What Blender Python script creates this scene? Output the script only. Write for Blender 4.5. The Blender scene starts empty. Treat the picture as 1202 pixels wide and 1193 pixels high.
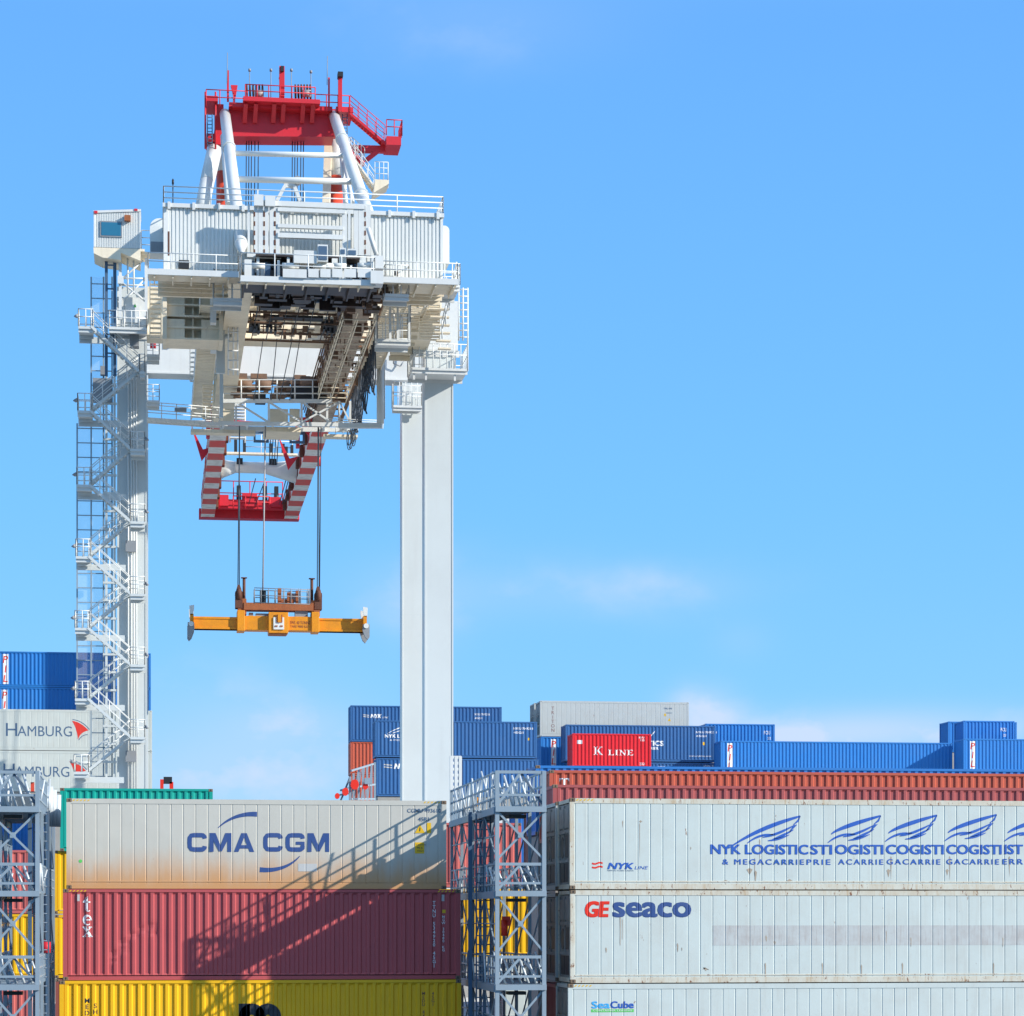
import bpy, bmesh, math, random
from mathutils import Vector, Matrix
random.seed(7)
R = math.radians
scene = bpy.context.scene
COL = scene.collection

# ------------------------------------------------------------------ survey
F = 3000.0                      # focal length in photo pixels
TH = math.atan2(419.0, F)       # yaw of the camera
S, C_ = math.sin(TH), math.cos(TH)
Z0 = 14.0                       # camera height above the water
def X(px, Y):
    u = (px-601.0)/F
    return Y*(u*C_+S)/(C_-u*S)
def Zp(py, x, Y):
    return Z0 + (1077.0-py)*(x*S+Y*C_)/F
def W(px, py, Y):
    x = X(px, Y)
    return Vector((x, Y, Zp(py, x, Y)))

# ------------------------------------------------------------------ materials
M = {}
def nt(name):
    m = bpy.data.materials.new(name); m.use_nodes = True
    t = m.node_tree; t.nodes.clear()
    return m, t, t.nodes, t.links
def paint(name, col, rough=.45, dirt=.35, dirtcol=(.22,.16,.11), scale=1.0, rust=0.0, metal=0.0, streak=.5, spec=.4, bump=.15):
    """painted steel: broad fading, vertical run-off streaks, rust spots"""
    m, t, n, l = nt(name)
    out = n.new('ShaderNodeOutputMaterial'); b = n.new('ShaderNodeBsdfPrincipled')
    l.new(b.outputs[0], out.inputs[0])
    tc = n.new('ShaderNodeTexCoord'); oi = n.new('ShaderNodeObjectInfo')
    add = n.new('ShaderNodeVectorMath'); add.operation = 'ADD'
    rm = n.new('ShaderNodeVectorMath'); rm.operation = 'SCALE'; rm.inputs[0].default_value = (37,11,23)
    l.new(oi.outputs['Random'], rm.inputs['Scale'])
    l.new(tc.outputs['Object'], add.inputs[0]); l.new(rm.outputs[0], add.inputs[1])
    n1 = n.new('ShaderNodeTexNoise'); n1.inputs['Scale'].default_value = .9*scale; n1.inputs['Detail'].default_value = 8; n1.inputs['Roughness'].default_value=.65
    l.new(add.outputs[0], n1.inputs['Vector'])
    mp = n.new('ShaderNodeMapping'); mp.inputs['Scale'].default_value = (7*scale, 7*scale, .55*scale)
    l.new(add.outputs[0], mp.inputs[0])
    n2 = n.new('ShaderNodeTexNoise'); n2.inputs['Scale'].default_value = 1; n2.inputs['Detail'].default_value = 7; n2.inputs['Roughness'].default_value=.6
    l.new(mp.outputs[0], n2.inputs['Vector'])
    r1 = n.new('ShaderNodeValToRGB'); r1.color_ramp.elements[0].position=.42; r1.color_ramp.elements[1].position=.75
    l.new(n1.outputs[0], r1.inputs[0])
    r2 = n.new('ShaderNodeValToRGB'); r2.color_ramp.elements[0].position=.52; r2.color_ramp.elements[1].position=.82
    l.new(n2.outputs[0], r2.inputs[0])
    a = n.new('ShaderNodeMath'); a.operation='MULTIPLY'; a.inputs[1].default_value=dirt*.6; l.new(r1.outputs[0], a.inputs[0])
    a2 = n.new('ShaderNodeMath'); a2.operation='MULTIPLY_ADD'; a2.inputs[1].default_value=dirt*streak; l.new(r2.outputs[0], a2.inputs[0]); l.new(a.outputs[0], a2.inputs[2])
    mx = n.new('ShaderNodeMixRGB'); mx.inputs[1].default_value=(*col,1); mx.inputs[2].default_value=(*dirtcol,1); mx.use_clamp=True
    l.new(a2.outputs[0], mx.inputs[0])
    last = mx
    if rust > 0:
        n3 = n.new('ShaderNodeTexNoise'); n3.inputs['Scale'].default_value = 3.2*scale; n3.inputs['Detail'].default_value = 9; n3.inputs['Roughness'].default_value=.7
        mp3 = n.new('ShaderNodeMapping'); mp3.inputs['Scale'].default_value=(1.6,1.6,.7); l.new(add.outputs[0], mp3.inputs[0]); l.new(mp3.outputs[0], n3.inputs['Vector'])
        r3 = n.new('ShaderNodeValToRGB'); p = .70-.16*rust
        r3.color_ramp.elements[0].position=p; r3.color_ramp.elements[1].position=p+.06
        l.new(n3.outputs[0], r3.inputs[0])
        m3 = n.new('ShaderNodeMixRGB'); m3.inputs[2].default_value=(.20,.065,.02,1)
        l.new(r3.outputs[0], m3.inputs[0]); l.new(last.outputs[0], m3.inputs[1]); last = m3
    l.new(last.outputs[0], b.inputs['Base Color'])
    b.inputs['Roughness'].default_value=rough; b.inputs['Metallic'].default_value=metal
    b.inputs['Specular IOR Level'].default_value=spec
    if bump:
        bp = n.new('ShaderNodeBump'); bp.inputs['Strength'].default_value=bump; bp.inputs['Distance'].default_value=.03
        l.new(n1.outputs[0], bp.inputs['Height']); l.new(bp.outputs[0], b.inputs['Normal'])
    M[name] = m
    return m
def plain(name, col, rough=.5, metal=0.0, dirt=.12):
    return paint(name, col, rough, dirt=dirt, metal=metal, bump=0)

paint('crane_white', (.68,.69,.66), .4, dirt=.32, dirtcol=(.36,.33,.29), scale=.6)
paint('crane_leg', (.60,.635,.62), .4, dirt=.26, dirtcol=(.38,.37,.35), scale=.3)
paint('crane_under_shade', (.86,.75,.56), .5, dirt=.42, dirtcol=(.22,.17,.12), scale=.8, rust=.25)  # beige of the shaded white undersides put into the base colour, plus dirt and rust
paint('crane_house', (.72,.73,.69), .45, dirt=.32, dirtcol=(.4,.38,.35), scale=.6)
paint('crane_red', (.62,.022,.035), .45, dirt=.4, dirtcol=(.30,.05,.045), scale=.8, rust=.1)
paint('crane_orange', (.66,.075,.035), .4, dirt=.15, dirtcol=(.3,.03,.02))
paint('girder_dirty', (.52,.42,.32), .6, dirt=1.0, dirtcol=(.10,.07,.05), scale=1.0, rust=.8, streak=.9)
paint('greasy', (.055,.045,.04), .4, dirt=.8, dirtcol=(.16,.09,.055), scale=2, metal=.3)
paint('rusty', (.20,.12,.075), .7, dirt=.8, dirtcol=(.07,.05,.04), scale=2, rust=.6)
paint('rail_white', (.72,.73,.70), .45, dirt=.1, bump=0)
paint('galv', (.28,.35,.40), .5, dirt=.3, dirtcol=(.16,.18,.20), scale=1.5, metal=.15, bump=0)
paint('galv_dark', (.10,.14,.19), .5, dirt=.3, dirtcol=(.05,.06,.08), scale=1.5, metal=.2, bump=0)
paint('rod_steel', (.55,.60,.62), .45, dirt=.35, dirtcol=(.28,.2,.14), metal=.2, bump=0)
paint('rope', (.03,.045,.065), .5, dirt=.1, bump=0)
paint('cable_grey', (.38,.36,.36), .6, dirt=.1, bump=0)
paint('rust_dark', (.13,.05,.03), .8, dirt=.5, dirtcol=(.05,.03,.02), scale=4, bump=0)
paint('spreader_yellow', (.76,.28,.008), .45, dirt=.6, dirtcol=(.26,.10,.03), scale=2.0, rust=.25)
paint('spreader_rust', (.36,.11,.035), .6, dirt=.6, dirtcol=(.08,.04,.025), scale=3)
paint('black', (.02,.022,.025), .5, dirt=.2, dirtcol=(.08,.07,.06), bump=0)
paint('mech_blue', (.06,.12,.20), .5, dirt=.3, bump=0)
paint('lamp_red', (.75,.03,.012), .4, dirt=.05, bump=0)
paint('grey_box', (.26,.28,.30), .5, dirt=.5)
# letter paints
for nme, c in dict(ink_blue=(.032,.075,.23), ink_royal=(.02,.105,.44), ink_red=(.70,.035,.02), ink_white=(.80,.80,.80), ink_black=(.02,.025,.035),
                   ink_navy=(.03,.09,.22), ink_seablue=(.05,.40,.75), ink_green=(.10,.55,.10), ink_yellow=(.75,.45,.01), ink_grey=(.50,.50,.48), ink_brown=(.22,.08,.06),
                   ink_slate=(.07,.13,.22)).items():
    paint(nme, c, .5, dirt=.10, dirtcol=(.4,.37,.33), scale=3, bump=0)

def glass():
    m, t, n, l = nt('window_glass')
    out = n.new('ShaderNodeOutputMaterial'); b = n.new('ShaderNodeBsdfPrincipled')
    b.inputs['Base Color'].default_value=(.03,.16,.26,1); b.inputs['Roughness'].default_value=.05
    l.new(b.outputs[0], out.inputs[0]); M['glass']=m
glass()
def meshpanel():
    m, t, n, l = nt('wire_mesh')
    out = n.new('ShaderNodeOutputMaterial'); b = n.new('ShaderNodeBsdfPrincipled')
    b.inputs['Base Color'].default_value=(.80,.80,.82,1); b.inputs['Roughness'].default_value=.9; b.inputs['Specular IOR Level'].default_value=0
    tr = n.new('ShaderNodeBsdfTransparent'); mx = n.new('ShaderNodeMixShader'); mx.inputs[0].default_value=.09
    l.new(tr.outputs[0], mx.inputs[1]); l.new(b.outputs[0], mx.inputs[2]); l.new(mx.outputs[0], out.inputs[0]); M['wire_mesh']=m
meshpanel()
def stripes():
    m, t, n, l = nt('boom_stripes')
    out = n.new('ShaderNodeOutputMaterial'); b = n.new('ShaderNodeBsdfPrincipled')
    g = n.new('ShaderNodeNewGeometry'); sp = n.new('ShaderNodeSeparateXYZ'); l.new(g.outputs['Position'], sp.inputs[0])
    a = n.new('ShaderNodeMath'); a.operation='MULTIPLY_ADD'; a.inputs[1].default_value=1/5.35; a.inputs[2].default_value=-(185.6/5.35)+40
    l.new(sp.outputs['Y'], a.inputs[0])
    f = n.new('ShaderNodeMath'); f.operation='FRACT'; l.new(a.outputs[0], f.inputs[0])
    q = n.new('ShaderNodeMath'); q.operation='LESS_THAN'; q.inputs[1].default_value=.52; l.new(f.outputs[0], q.inputs[0])
    ns = n.new('ShaderNodeTexNoise'); ns.inputs['Scale'].default_value=1.4; ns.inputs['Detail'].default_value=7; l.new(g.outputs['Position'], ns.inputs['Vector'])
    mx = n.new('ShaderNodeMixRGB'); mx.inputs[1].default_value=(.84,.80,.72,1); mx.inputs[2].default_value=(.74,.07,.035,1); l.new(q.outputs[0], mx.inputs[0])
    d = n.new('ShaderNodeMixRGB'); d.inputs[2].default_value=(.33,.24,.17,1)
    rr = n.new('ShaderNodeValToRGB'); rr.color_ramp.elements[0].position=.48; rr.color_ramp.elements[1].position=.8; rr.color_ramp.elements[1].color=(.6,.6,.6,1)
    l.new(ns.outputs[0], rr.inputs[0]); l.new(rr.outputs[0], d.inputs[0]); l.new(mx.outputs[0], d.inputs[1])
    l.new(d.outputs[0], b.inputs['Base Color']); b.inputs['Roughness'].default_value=.5
    l.new(b.outputs[0], out.inputs[0]); M['boom_stripes']=m
stripes()
def rusty_base(name, col, low, zlo, zhi, amount):
    """container paint stained from the bottom rail upwards (dust and rust wash)"""
    m = paint(name, col, .5, dirt=.25, dirtcol=(.33,.29,.24), scale=1.0, rust=.12)
    t = m.node_tree; n = t.nodes; l = t.links
    b = [x for x in n if x.type=='BSDF_PRINCIPLED'][0]
    src = b.inputs['Base Color'].links[0].from_socket
    tc = n.new('ShaderNodeTexCoord'); sp = n.new('ShaderNodeSeparateXYZ'); l.new(tc.outputs['Object'], sp.inputs[0])
    ns = n.new('ShaderNodeTexNoise'); ns.inputs['Scale'].default_value=1; ns.inputs['Detail'].default_value=9; ns.inputs['Roughness'].default_value=.65; nmp=n.new('ShaderNodeMapping'); nmp.inputs['Scale'].default_value=(2.2,1,.45); l.new(tc.outputs['Object'], nmp.inputs[0]); l.new(nmp.outputs[0], ns.inputs['Vector'])
    ma = n.new('ShaderNodeMath'); ma.operation='MULTIPLY_ADD'; ma.inputs[1].default_value=1.1; l.new(ns.outputs[0], ma.inputs[0]); l.new(sp.outputs['Z'], ma.inputs[2])
    mr = n.new('ShaderNodeMapRange'); mr.inputs['From Min'].default_value=zhi+.5; mr.inputs['From Max'].default_value=zlo+.5
    mr.inputs['To Min'].default_value=0; mr.inputs['To Max'].default_value=amount; mr.interpolation_type='SMOOTHSTEP'
    l.new(ma.outputs[0], mr.inputs[0])
    mx = n.new('ShaderNodeMixRGB'); mx.inputs[2].default_value=(*low,1)
    l.new(mr.outputs[0], mx.inputs[0]); l.new(src, mx.inputs[1]); l.new(mx.outputs[0], b.inputs['Base Color'])
    return m
rusty_base('box_cream', (.54,.52,.45), (.56,.29,.12), 0, 1.5, 1.0)

CP = dict(box_maroon=(.45,.082,.085), box_yellow=(.84,.455,.004), box_reefer=(.56,.615,.575), box_ham=(.56,.59,.54), box_blue=(.012,.13,.42), box_navy=(.03,.12,.31),
          box_pil=(.02,.185,.53), box_orange=(.50,.10,.055), box_dullred=(.38,.085,.08), box_teal=(.0,.34,.26), box_red=(.66,.012,.022), box_triton=(.48,.51,.49),
          box_salmon=(.55,.13,.11), box_brown=(.28,.08,.06), box_green=(.02,.2,.16))
for k, c in CP.items():
    light = min(c) > .4
    paint(k, c, .5, dirt=.36 if light else .30, dirtcol=(.38,.33,.27) if light else tuple(.6*v+.07 for v in c) if c[2]>.2 and c[0]<.1 else tuple(.55*v+.035 for v in c), scale=1.1, rust=.22 if light else .15, streak=.7)
paint('stain_rust', (.42,.35,.27), .8, dirt=.6, dirtcol=(.2,.13,.08), scale=6, bump=0)
paint('patch_dirty', (.50,.52,.50), .6, dirt=.9, dirtcol=(.36,.31,.28), scale=2.5, rust=.1, streak=.9)
paint('cast_rust', (.20,.14,.09), .7, dirt=.6, dirtcol=(.08,.05,.03), scale=5, rust=.5)
paint('frame_rustwhite', (.62,.60,.50), .55, dirt=.7, dirtcol=(.42,.24,.08), scale=2.2, rust=.75, streak=1.0)
paint('unit_grey', (.30,.29,.27), .6, dirt=.8, dirtcol=(.08,.07,.06), scale=2.5, rust=.5)

# ------------------------------------------------------------------ mesh builder
ORG = {}
class MB:
    def __init__(s): s.v=[]; s.f=[]; s.smooth=set(); s.pc=[]
    def add(s, vs, fs, sm=False):
        s.pc.append((len(s.v),len(s.f)))
        k=len(s.v); s.v += [tuple(v) for v in vs]
        for f in fs:
            if sm: s.smooth.add(len(s.f))
            s.f.append(tuple(i+k for i in f))
        return s
    def box(s, x0,x1,y0,y1,z0,z1):
        if x0>x1: x0,x1=x1,x0
        if y0>y1: y0,y1=y1,y0
        if z0>z1: z0,z1=z1,z0
        return s.add([(x0,y0,z0),(x1,y0,z0),(x1,y1,z0),(x0,y1,z0),(x0,y0,z1),(x1,y0,z1),(x1,y1,z1),(x0,y1,z1)],
              [(3,2,1,0),(4,5,6,7),(0,1,5,4),(1,2,6,5),(2,3,7,6),(3,0,4,7)])
    def beam(s, p, q, w, h=None, up=(0,0,1)):
        h = h or w; p=Vector(p); q=Vector(q); d=(q-p)
        if d.length<1e-6: return s
        d.normalize(); u=Vector(up)
        if abs(d.dot(u))>.98: u=Vector((0,1,0))
        a=d.cross(u).normalized(); b=a.cross(d).normalized()
        vs=[]
        for c in (p,q):
            for i,j in ((-1,-1),(1,-1),(1,1),(-1,1)):
                vs.append(c+a*(w/2*i)+b*(h/2*j))
        return s.add(vs, [(3,2,1,0),(4,5,6,7),(0,1,5,4),(1,2,6,5),(2,3,7,6),(3,0,4,7)])
    def tube(s, p, q, r, n=8, r2=None):
        r2 = r if r2 is None else r2
        p=Vector(p); q=Vector(q); d=(q-p)
        if d.length<1e-6: return s
        d.normalize(); u=Vector((0,0,1))
        if abs(d.dot(u))>.98: u=Vector((0,1,0))
        a=d.cross(u).normalized(); b=a.cross(d).normalized()
        vs=[]
        for c,rr in ((p,r),(q,r2)):
            for i in range(n):
                t=2*math.pi*i/n; vs.append(c+a*(rr*math.cos(t))+b*(rr*math.sin(t)))
        s.add(vs, [(i,(i+1)%n,n+(i+1)%n,n+i) for i in range(n)], True)
        k=len(s.v)-2*n
        s.f.append(tuple(k+i for i in reversed(range(n)))); s.f.append(tuple(k+n+i for i in range(n)))
        return s
    def path(s, pts, r, n=6):
        for a,b in zip(pts,pts[1:]): s.tube(a,b,r,n)
        return s
    def prism(s, poly, y0, y1):           # polygon in xz, extruded along y
        n=len(poly)
        vs=[(x,y0,z) for x,z in poly]+[(x,y1,z) for x,z in poly]
        return s.add(vs, [tuple(range(n)), tuple(reversed(range(n,2*n)))]+[(i,n+i,n+(i+1)%n,(i+1)%n) for i in range(n)])
    def prism_x(s, poly, x0, x1):         # polygon in yz, extruded along x
        n=len(poly)
        vs=[(x0,y,z) for y,z in poly]+[(x1,y,z) for y,z in poly]
        return s.add(vs, [tuple(range(n)), tuple(reversed(range(n,2*n)))]+[(i,n+i,n+(i+1)%n,(i+1)%n) for i in range(n)])
    def rail(s, p, q, h=1.1, step=1.3, r=.03, bars=(1.0,.55), toe=0.0):
        p=Vector(p); q=Vector(q); L=(q-p).length; n=max(1,round(L/step))
        for b in bars: s.tube(p+Vector((0,0,h*b)), q+Vector((0,0,h*b)), r, 6)
        for i in range(n+1):
            c=p.lerp(q,i/n); s.tube(c, c+Vector((0,0,h)), r, 6)
        if toe: s.beam(p+Vector((0,0,toe/2)), q+Vector((0,0,toe/2)), .02, toe)
        return s
    def each(s, name, mat, parent=None, bevel=0):
        """every piece added becomes an object of its own"""
        out=[]
        for i,(v0,f0) in enumerate(s.pc):
            v1,f1 = s.pc[i+1] if i+1<len(s.pc) else (len(s.v),len(s.f))
            m=MB(); m.v=s.v[v0:v1]; m.f=[tuple(a-v0 for a in f) for f in s.f[f0:f1]]; m.smooth={k-f0 for k in s.smooth if f0<=k<f1}
            out.append(m.build(name,mat,parent,bevel))
        return out
    def build(s, name, mat, parent=None, bevel=0):
        me=bpy.data.meshes.new(name)
        o0 = ORG.get(parent.name, Vector((0,0,0))) if parent else Vector((0,0,0))
        me.from_pydata([(x-o0.x,y-o0.y,z-o0.z) for x,y,z in s.v], [], s.f)
        for i,p in enumerate(me.polygons): p.use_smooth = i in s.smooth
        bm=bmesh.new(); bm.from_mesh(me); bmesh.ops.recalc_face_normals(bm, faces=bm.faces); bm.to_mesh(me); bm.free()
        me.materials.append(M[mat] if isinstance(mat,str) else mat)
        o=bpy.data.objects.new(name, me); COL.objects.link(o)
        if parent: o.parent=parent; ORG[o.name]=o0
        if bevel:
            b=o.modifiers.new('edge','BEVEL'); b.width=bevel; b.segments=2; b.limit_method='ANGLE'
        return o
def tag(o, label=None, cat=None, group=None, kind=None):
    if label: o['label']=label
    if cat: o['category']=cat
    if group: o['group']=group
    if kind: o['kind']=kind
    return o
def thing(name, loc, label, cat, group=None):
    e=bpy.data.objects.new(name, None); e.location=loc; e.empty_display_size=.5; COL.objects.link(e)
    ORG[e.name]=Vector(loc); tag(e,label,cat,group); return e
def struct(mb, name, mat): return tag(mb.build(name, mat), kind='structure')

# ------------------------------------------------------------------ lettering
def text_mesh(s, size, ox=0, shear=0, offset=0, spacing=1.0, width=None, bold=0):
    """flat lettering in local x/z (facing -y) as a bmesh-ready list"""
    cu=bpy.data.curves.new('t','FONT'); cu.body=s; cu.size=1; cu.shear=shear; cu.offset=min(offset,.012); cu.space_character=spacing; cu.resolution_u=3
    ob=bpy.data.objects.new('t',cu); COL.objects.link(ob)
    dg=bpy.context.evaluated_depsgraph_get(); dg.update()
    me=bpy.data.meshes.new_from_object(ob.evaluated_get(dg))
    bpy.data.objects.remove(ob); 
    xs=[v.co.x for v in me.vertices]; ys=[v.co.y for v in me.vertices]
    x0,x1,y0,y1=min(xs),max(xs),min(ys),max(ys)
    sy=size/(y1-y0); sx = sy if width is None else width/(x1-x0)
    vs=[((v.co.x-x0)*sx,(v.co.y-y0)*sy) for v in me.vertices]
    fs=[tuple(p.vertices) for p in me.polygons]
    bpy.data.meshes.remove(me)
    if bold:                                   # heavier face: the letter is thickened by neighbouring copies, each a hair proud of the last
        b=bold*size; W_=max(v[0] for v in vs); H_=max(v[1] for v in vs); n0=len(vs); V=[]; Fc=[]
        for j,(dx,dz) in enumerate(((0,0),(1,0),(.5,0),(0,1),(1,1),(.5,1),(0,.5),(1,.5))):
            V += [(x*(W_-b)/W_+dx*b, z*(H_-b*.6)/H_+dz*b*.6, j) for x,z in vs]; Fc += [tuple(i+j*n0 for i in f) for f in fs]
        return V, Fc
    return vs, fs
PITCH, PD = .2875, .044
FR = (.30,.43,.86)
def prof(x, kind, x0=.16):
    if kind=='flat': return 0.0
    if kind=='reefer':
        t=((x-x0)/.39)%1.0; d=min(t,1-t)*.39
        return .014*max(0,1-d/.022)
    t=((x-x0)/PITCH)%1.0
    a,b,c=FR
    if t<a: return 0.0
    if t<b: return PD*(t-a)/(b-a)
    if t<c: return PD
    return PD*(1-(t-c)/(1-c))
def breaks(x0,x1,kind,s0=.16):
    out=[]
    if kind=='corr':
        k=math.floor((x0-s0)/PITCH)-1
        while s0+k*PITCH<x1:
            for f in (0,)+FR:
                v=s0+(k+f)*PITCH
                if x0<v<x1: out.append(v)
            k+=1
    elif kind=='reefer':
        k=math.floor((x0-s0)/.39)-1
        while s0+k*.39<x1+.1:
            for f in (-.022,0,.022):
                v=s0+k*.39+f
                if x0<v<x1: out.append(v)
            k+=1
    return out
def decal(name, parts, mat, parent, kind, yface, at, lift=.006):
    """parts: list of (verts2d, faces); follow the pressed profile of the wall at y = yface"""
    bm=bmesh.new()
    for vs,fs in parts:
        bv=[bm.verts.new((at[0]+v[0],(v[2] if len(v)>2 else 0)*.0007,at[1]+v[1])) for v in vs]
        for f in fs:
            try: bm.faces.new([bv[i] for i in f])
            except ValueError: pass
    if not bm.verts: return
    xs=[v.co.x for v in bm.verts]
    if kind!='flat':
        for b in breaks(min(xs),max(xs),kind):
            bmesh.ops.bisect_plane(bm, geom=bm.verts[:]+bm.edges[:]+bm.faces[:], plane_co=(b,0,0), plane_no=(1,0,0))
    for v in bm.verts: v.co.y = yface+prof(v.co.x,kind)-lift-v.co.y
    bmesh.ops.recalc_face_normals(bm, faces=bm.faces)
    me=bpy.data.meshes.new(name); bm.to_mesh(me); bm.free(); me.materials.append(M[mat])
    o=bpy.data.objects.new(name,me); COL.objects.link(o); o.parent=parent
    return o
def poly2(pts):           # one polygon
    return (list(pts), [tuple(range(len(pts)))])
def rect2(x0,z0,x1,z1): return poly2([(x0,z0),(x1,z0),(x1,z1),(x0,z1)])
def stroke2(pts, ws):
    """tapered ribbon along 2D points"""
    vs=[]; n=len(pts)
    for i,(x,z) in enumerate(pts):
        a=pts[max(i-1,0)]; b=pts[min(i+1,n-1)]; dx,dz=b[0]-a[0],b[1]-a[1]; L=math.hypot(dx,dz) or 1
        w=ws[i] if isinstance(ws,(list,tuple)) else ws
        vs += [(x-dz/L*w/2, z+dx/L*w/2),(x+dz/L*w/2, z-dx/L*w/2)]
    return (vs, [(2*i,2*i+1,2*i+3,2*i+2) for i in range(n-1)])
def bez(p0,p1,p2,n=10):
    return [((1-t)**2*p0[0]+2*t*(1-t)*p1[0]+t*t*p2[0], (1-t)**2*p0[1]+2*t*(1-t)*p1[1]+t*t*p2[1]) for t in [i/n for i in range(n+1)]]
def arc2(cx,cz,rx,rz,a0,a1,n=14): return [(cx+rx*math.cos(R(a0+(a1-a0)*i/n)), cz+rz*math.sin(R(a0+(a1-a0)*i/n))) for i in range(n+1)]
def sc(parts, k, dx=0, dz=0, kz=None, sh=0):
    kz = k if kz is None else kz
    return [([(v[0]*k+dx+sh*v[1]*kz, v[1]*kz+dz)+tuple(v[2:]) for v in vs], fs) for vs,fs in parts]
# serif capitals, unit height
def serif(ch):
    t,h,s,sw=.17,.07,.07,.09     # thick, hair, serif
    def foot(x, z, w): return rect2(x-w/2, z, x+w/2, z+h)
    if ch=='K':
        return [rect2(.12,0,.12+t,1),foot(.12+t/2,0,.40),foot(.12+t/2,1-h,.40),stroke2([(.28,.40),(.80,.97)],.08),stroke2([(.42,.62),(.80,.05)],.18),foot(.80,0,.34),foot(.78,1-h,.30)], .98
    if ch=='L':
        return [rect2(.10,0,.10+t,1),foot(.10+t/2,1-h,.38),rect2(0,0,.66,h*1.3),poly2([(.56,h*1.3),(.66,h*1.3),(.70,.32)])], .74
    if ch=='I': return [rect2(.10,0,.10+t,1),foot(.185,0,.37),foot(.185,1-h,.37)], .42
    if ch=='N':
        return [rect2(.14,0,.20,1),rect2(.72,0,.78,1),stroke2([(.16,.95),(.75,.04)],.17),foot(.17,0,.30),foot(.75,1-h,.30),foot(.10,1-h,.2)], .92
    if ch=='E':
        return [rect2(.10,0,.10+t,1),rect2(0,0,.68,h*1.3),rect2(0,1-h*1.3,.64,1),rect2(.2,.47,.5,.55),poly2([(.58,h*1.3),(.68,h*1.3),(.72,.32)]),poly2([(.56,1-h*1.3),(.66,.72),(.64,1-h*1.3)])], .76
    if ch=='T':
        return [rect2(.30,0,.30+t,1),rect2(0,1-h*1.3,.78,1),foot(.385,0,.40),poly2([(0,1-h*1.3),(.10,1-h*1.3),(0,.72)]),poly2([(.68,1-h*1.3),(.78,1-h*1.3),(.78,.72)])], .82
    if ch=='t':
        return [rect2(.18,.10,.36,.98),rect2(.02,.62,.52,.70),poly2([(.18,.70),(.36,.98),(.36,1.05),(.02,.70)]),stroke2(arc2(.38,.15,.12,.11,180,330),[.16,.13,.1]+[.06]*12)], .6
    if ch=='e':
        return [stroke2(arc2(.34,.35,.24,.31,0,310,18),[.12,.1,.09,.09,.10,.13,.16,.19,.20,.20,.19,.17,.15,.12,.1,.09,.08,.06,.04]),rect2(.14,.34,.58,.41)], .68
    if ch=='x':
        return [stroke2([(.12,.68),(.56,.02)],.19),stroke2([(.54,.68),(.10,.02)],.07),rect2(0,.63,.30,.70),rect2(.40,.63,.64,.70),rect2(0,0,.24,.07),rect2(.36,0,.68,.07)], .7
def serif_word(word, size, gap=.06, first=None):
    out=[]; x=0
    for i,ch in enumerate(word):
        if ch==' ': x+=size*.3; continue
        k=size*(first if (first and i==0) else 1); ps,w=serif(ch)
        out += sc(ps,k,x,0); x += (w+gap)*k
    return out, x

# ------------------------------------------------------------------ containers
MESHCACHE = {}
def cached(key, fn):
    if key not in MESHCACHE:
        MESHCACHE[key] = fn()
    return MESHCACHE[key]
def link_mesh(name, me, parent, loc=(0,0,0), mat=None):
    o=bpy.data.objects.new(name, me); COL.objects.link(o); o.parent=parent; o.location=loc
    if mat:
        o.material_slots[0].link='OBJECT'; o.material_slots[0].material=M[mat]
    return o
def mesh_of(mb, name, mat='box_blue'):
    o=mb.build(name, mat); me=o.data; bpy.data.objects.remove(o); return me
CW = 2.438
def wall_mesh(L, H, kind, side):
    def mk():
        rng=random.Random(int(L*100)+int(H*10)+side)
        mb=MB(); x0,x1=.14,L-.14; z0,z1=.16,H-.11
        xs=[x0]+breaks(x0,x1,kind)+[x1]
        nz = 26 if abs(L-12.68)<.01 else 7
        zs=[z0,z0+.06]+[z0+.06+(z1-z0-.12)*k/nz for k in range(1,nz+1)]+[z1]
        y0 = .012 if side==0 else CW-.012
        sg = 1 if side==0 else -1
        dents=[(rng.uniform(.8,L-.8), rng.uniform(.6,H-.6), rng.uniform(.15,.5), rng.uniform(.004,.016)) for _ in range(7)]
        if nz>7: dents += [(1.60,.85,.10,.035),(1.62,.62,.07,.025),(1.90,1.20,.12,.035),(2.22,1.45,.11,.04),(2.50,1.62,.12,.035),(2.78,1.72,.10,.04),(2.86,1.50,.09,.03),(1.92,.95,.08,.03),(5.2,.7,.1,.03),(8.4,1.9,.1,.02)]
        vs=[]
        for zi,z in enumerate(zs):
            for x in xs:
                d=prof(x,kind)
                if zi in (0,len(zs)-1): d = 0 if kind=='corr' else 0
                d += sum(a*math.exp(-((x-dx)**2+(z-dz)**2)/(r*r)) for dx,dz,r,a in dents)
                vs.append((x, y0+sg*d, z))
        n=len(xs)
        fs=[(i+j*n, i+1+j*n, i+1+(j+1)*n, i+(j+1)*n) for j in range(len(zs)-1) for i in range(n-1)]
        mb.add(vs,fs)
        return mesh_of(mb,'side_wall')
    return cached(('w',round(L,2),round(H,2),kind,side), mk)
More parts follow.
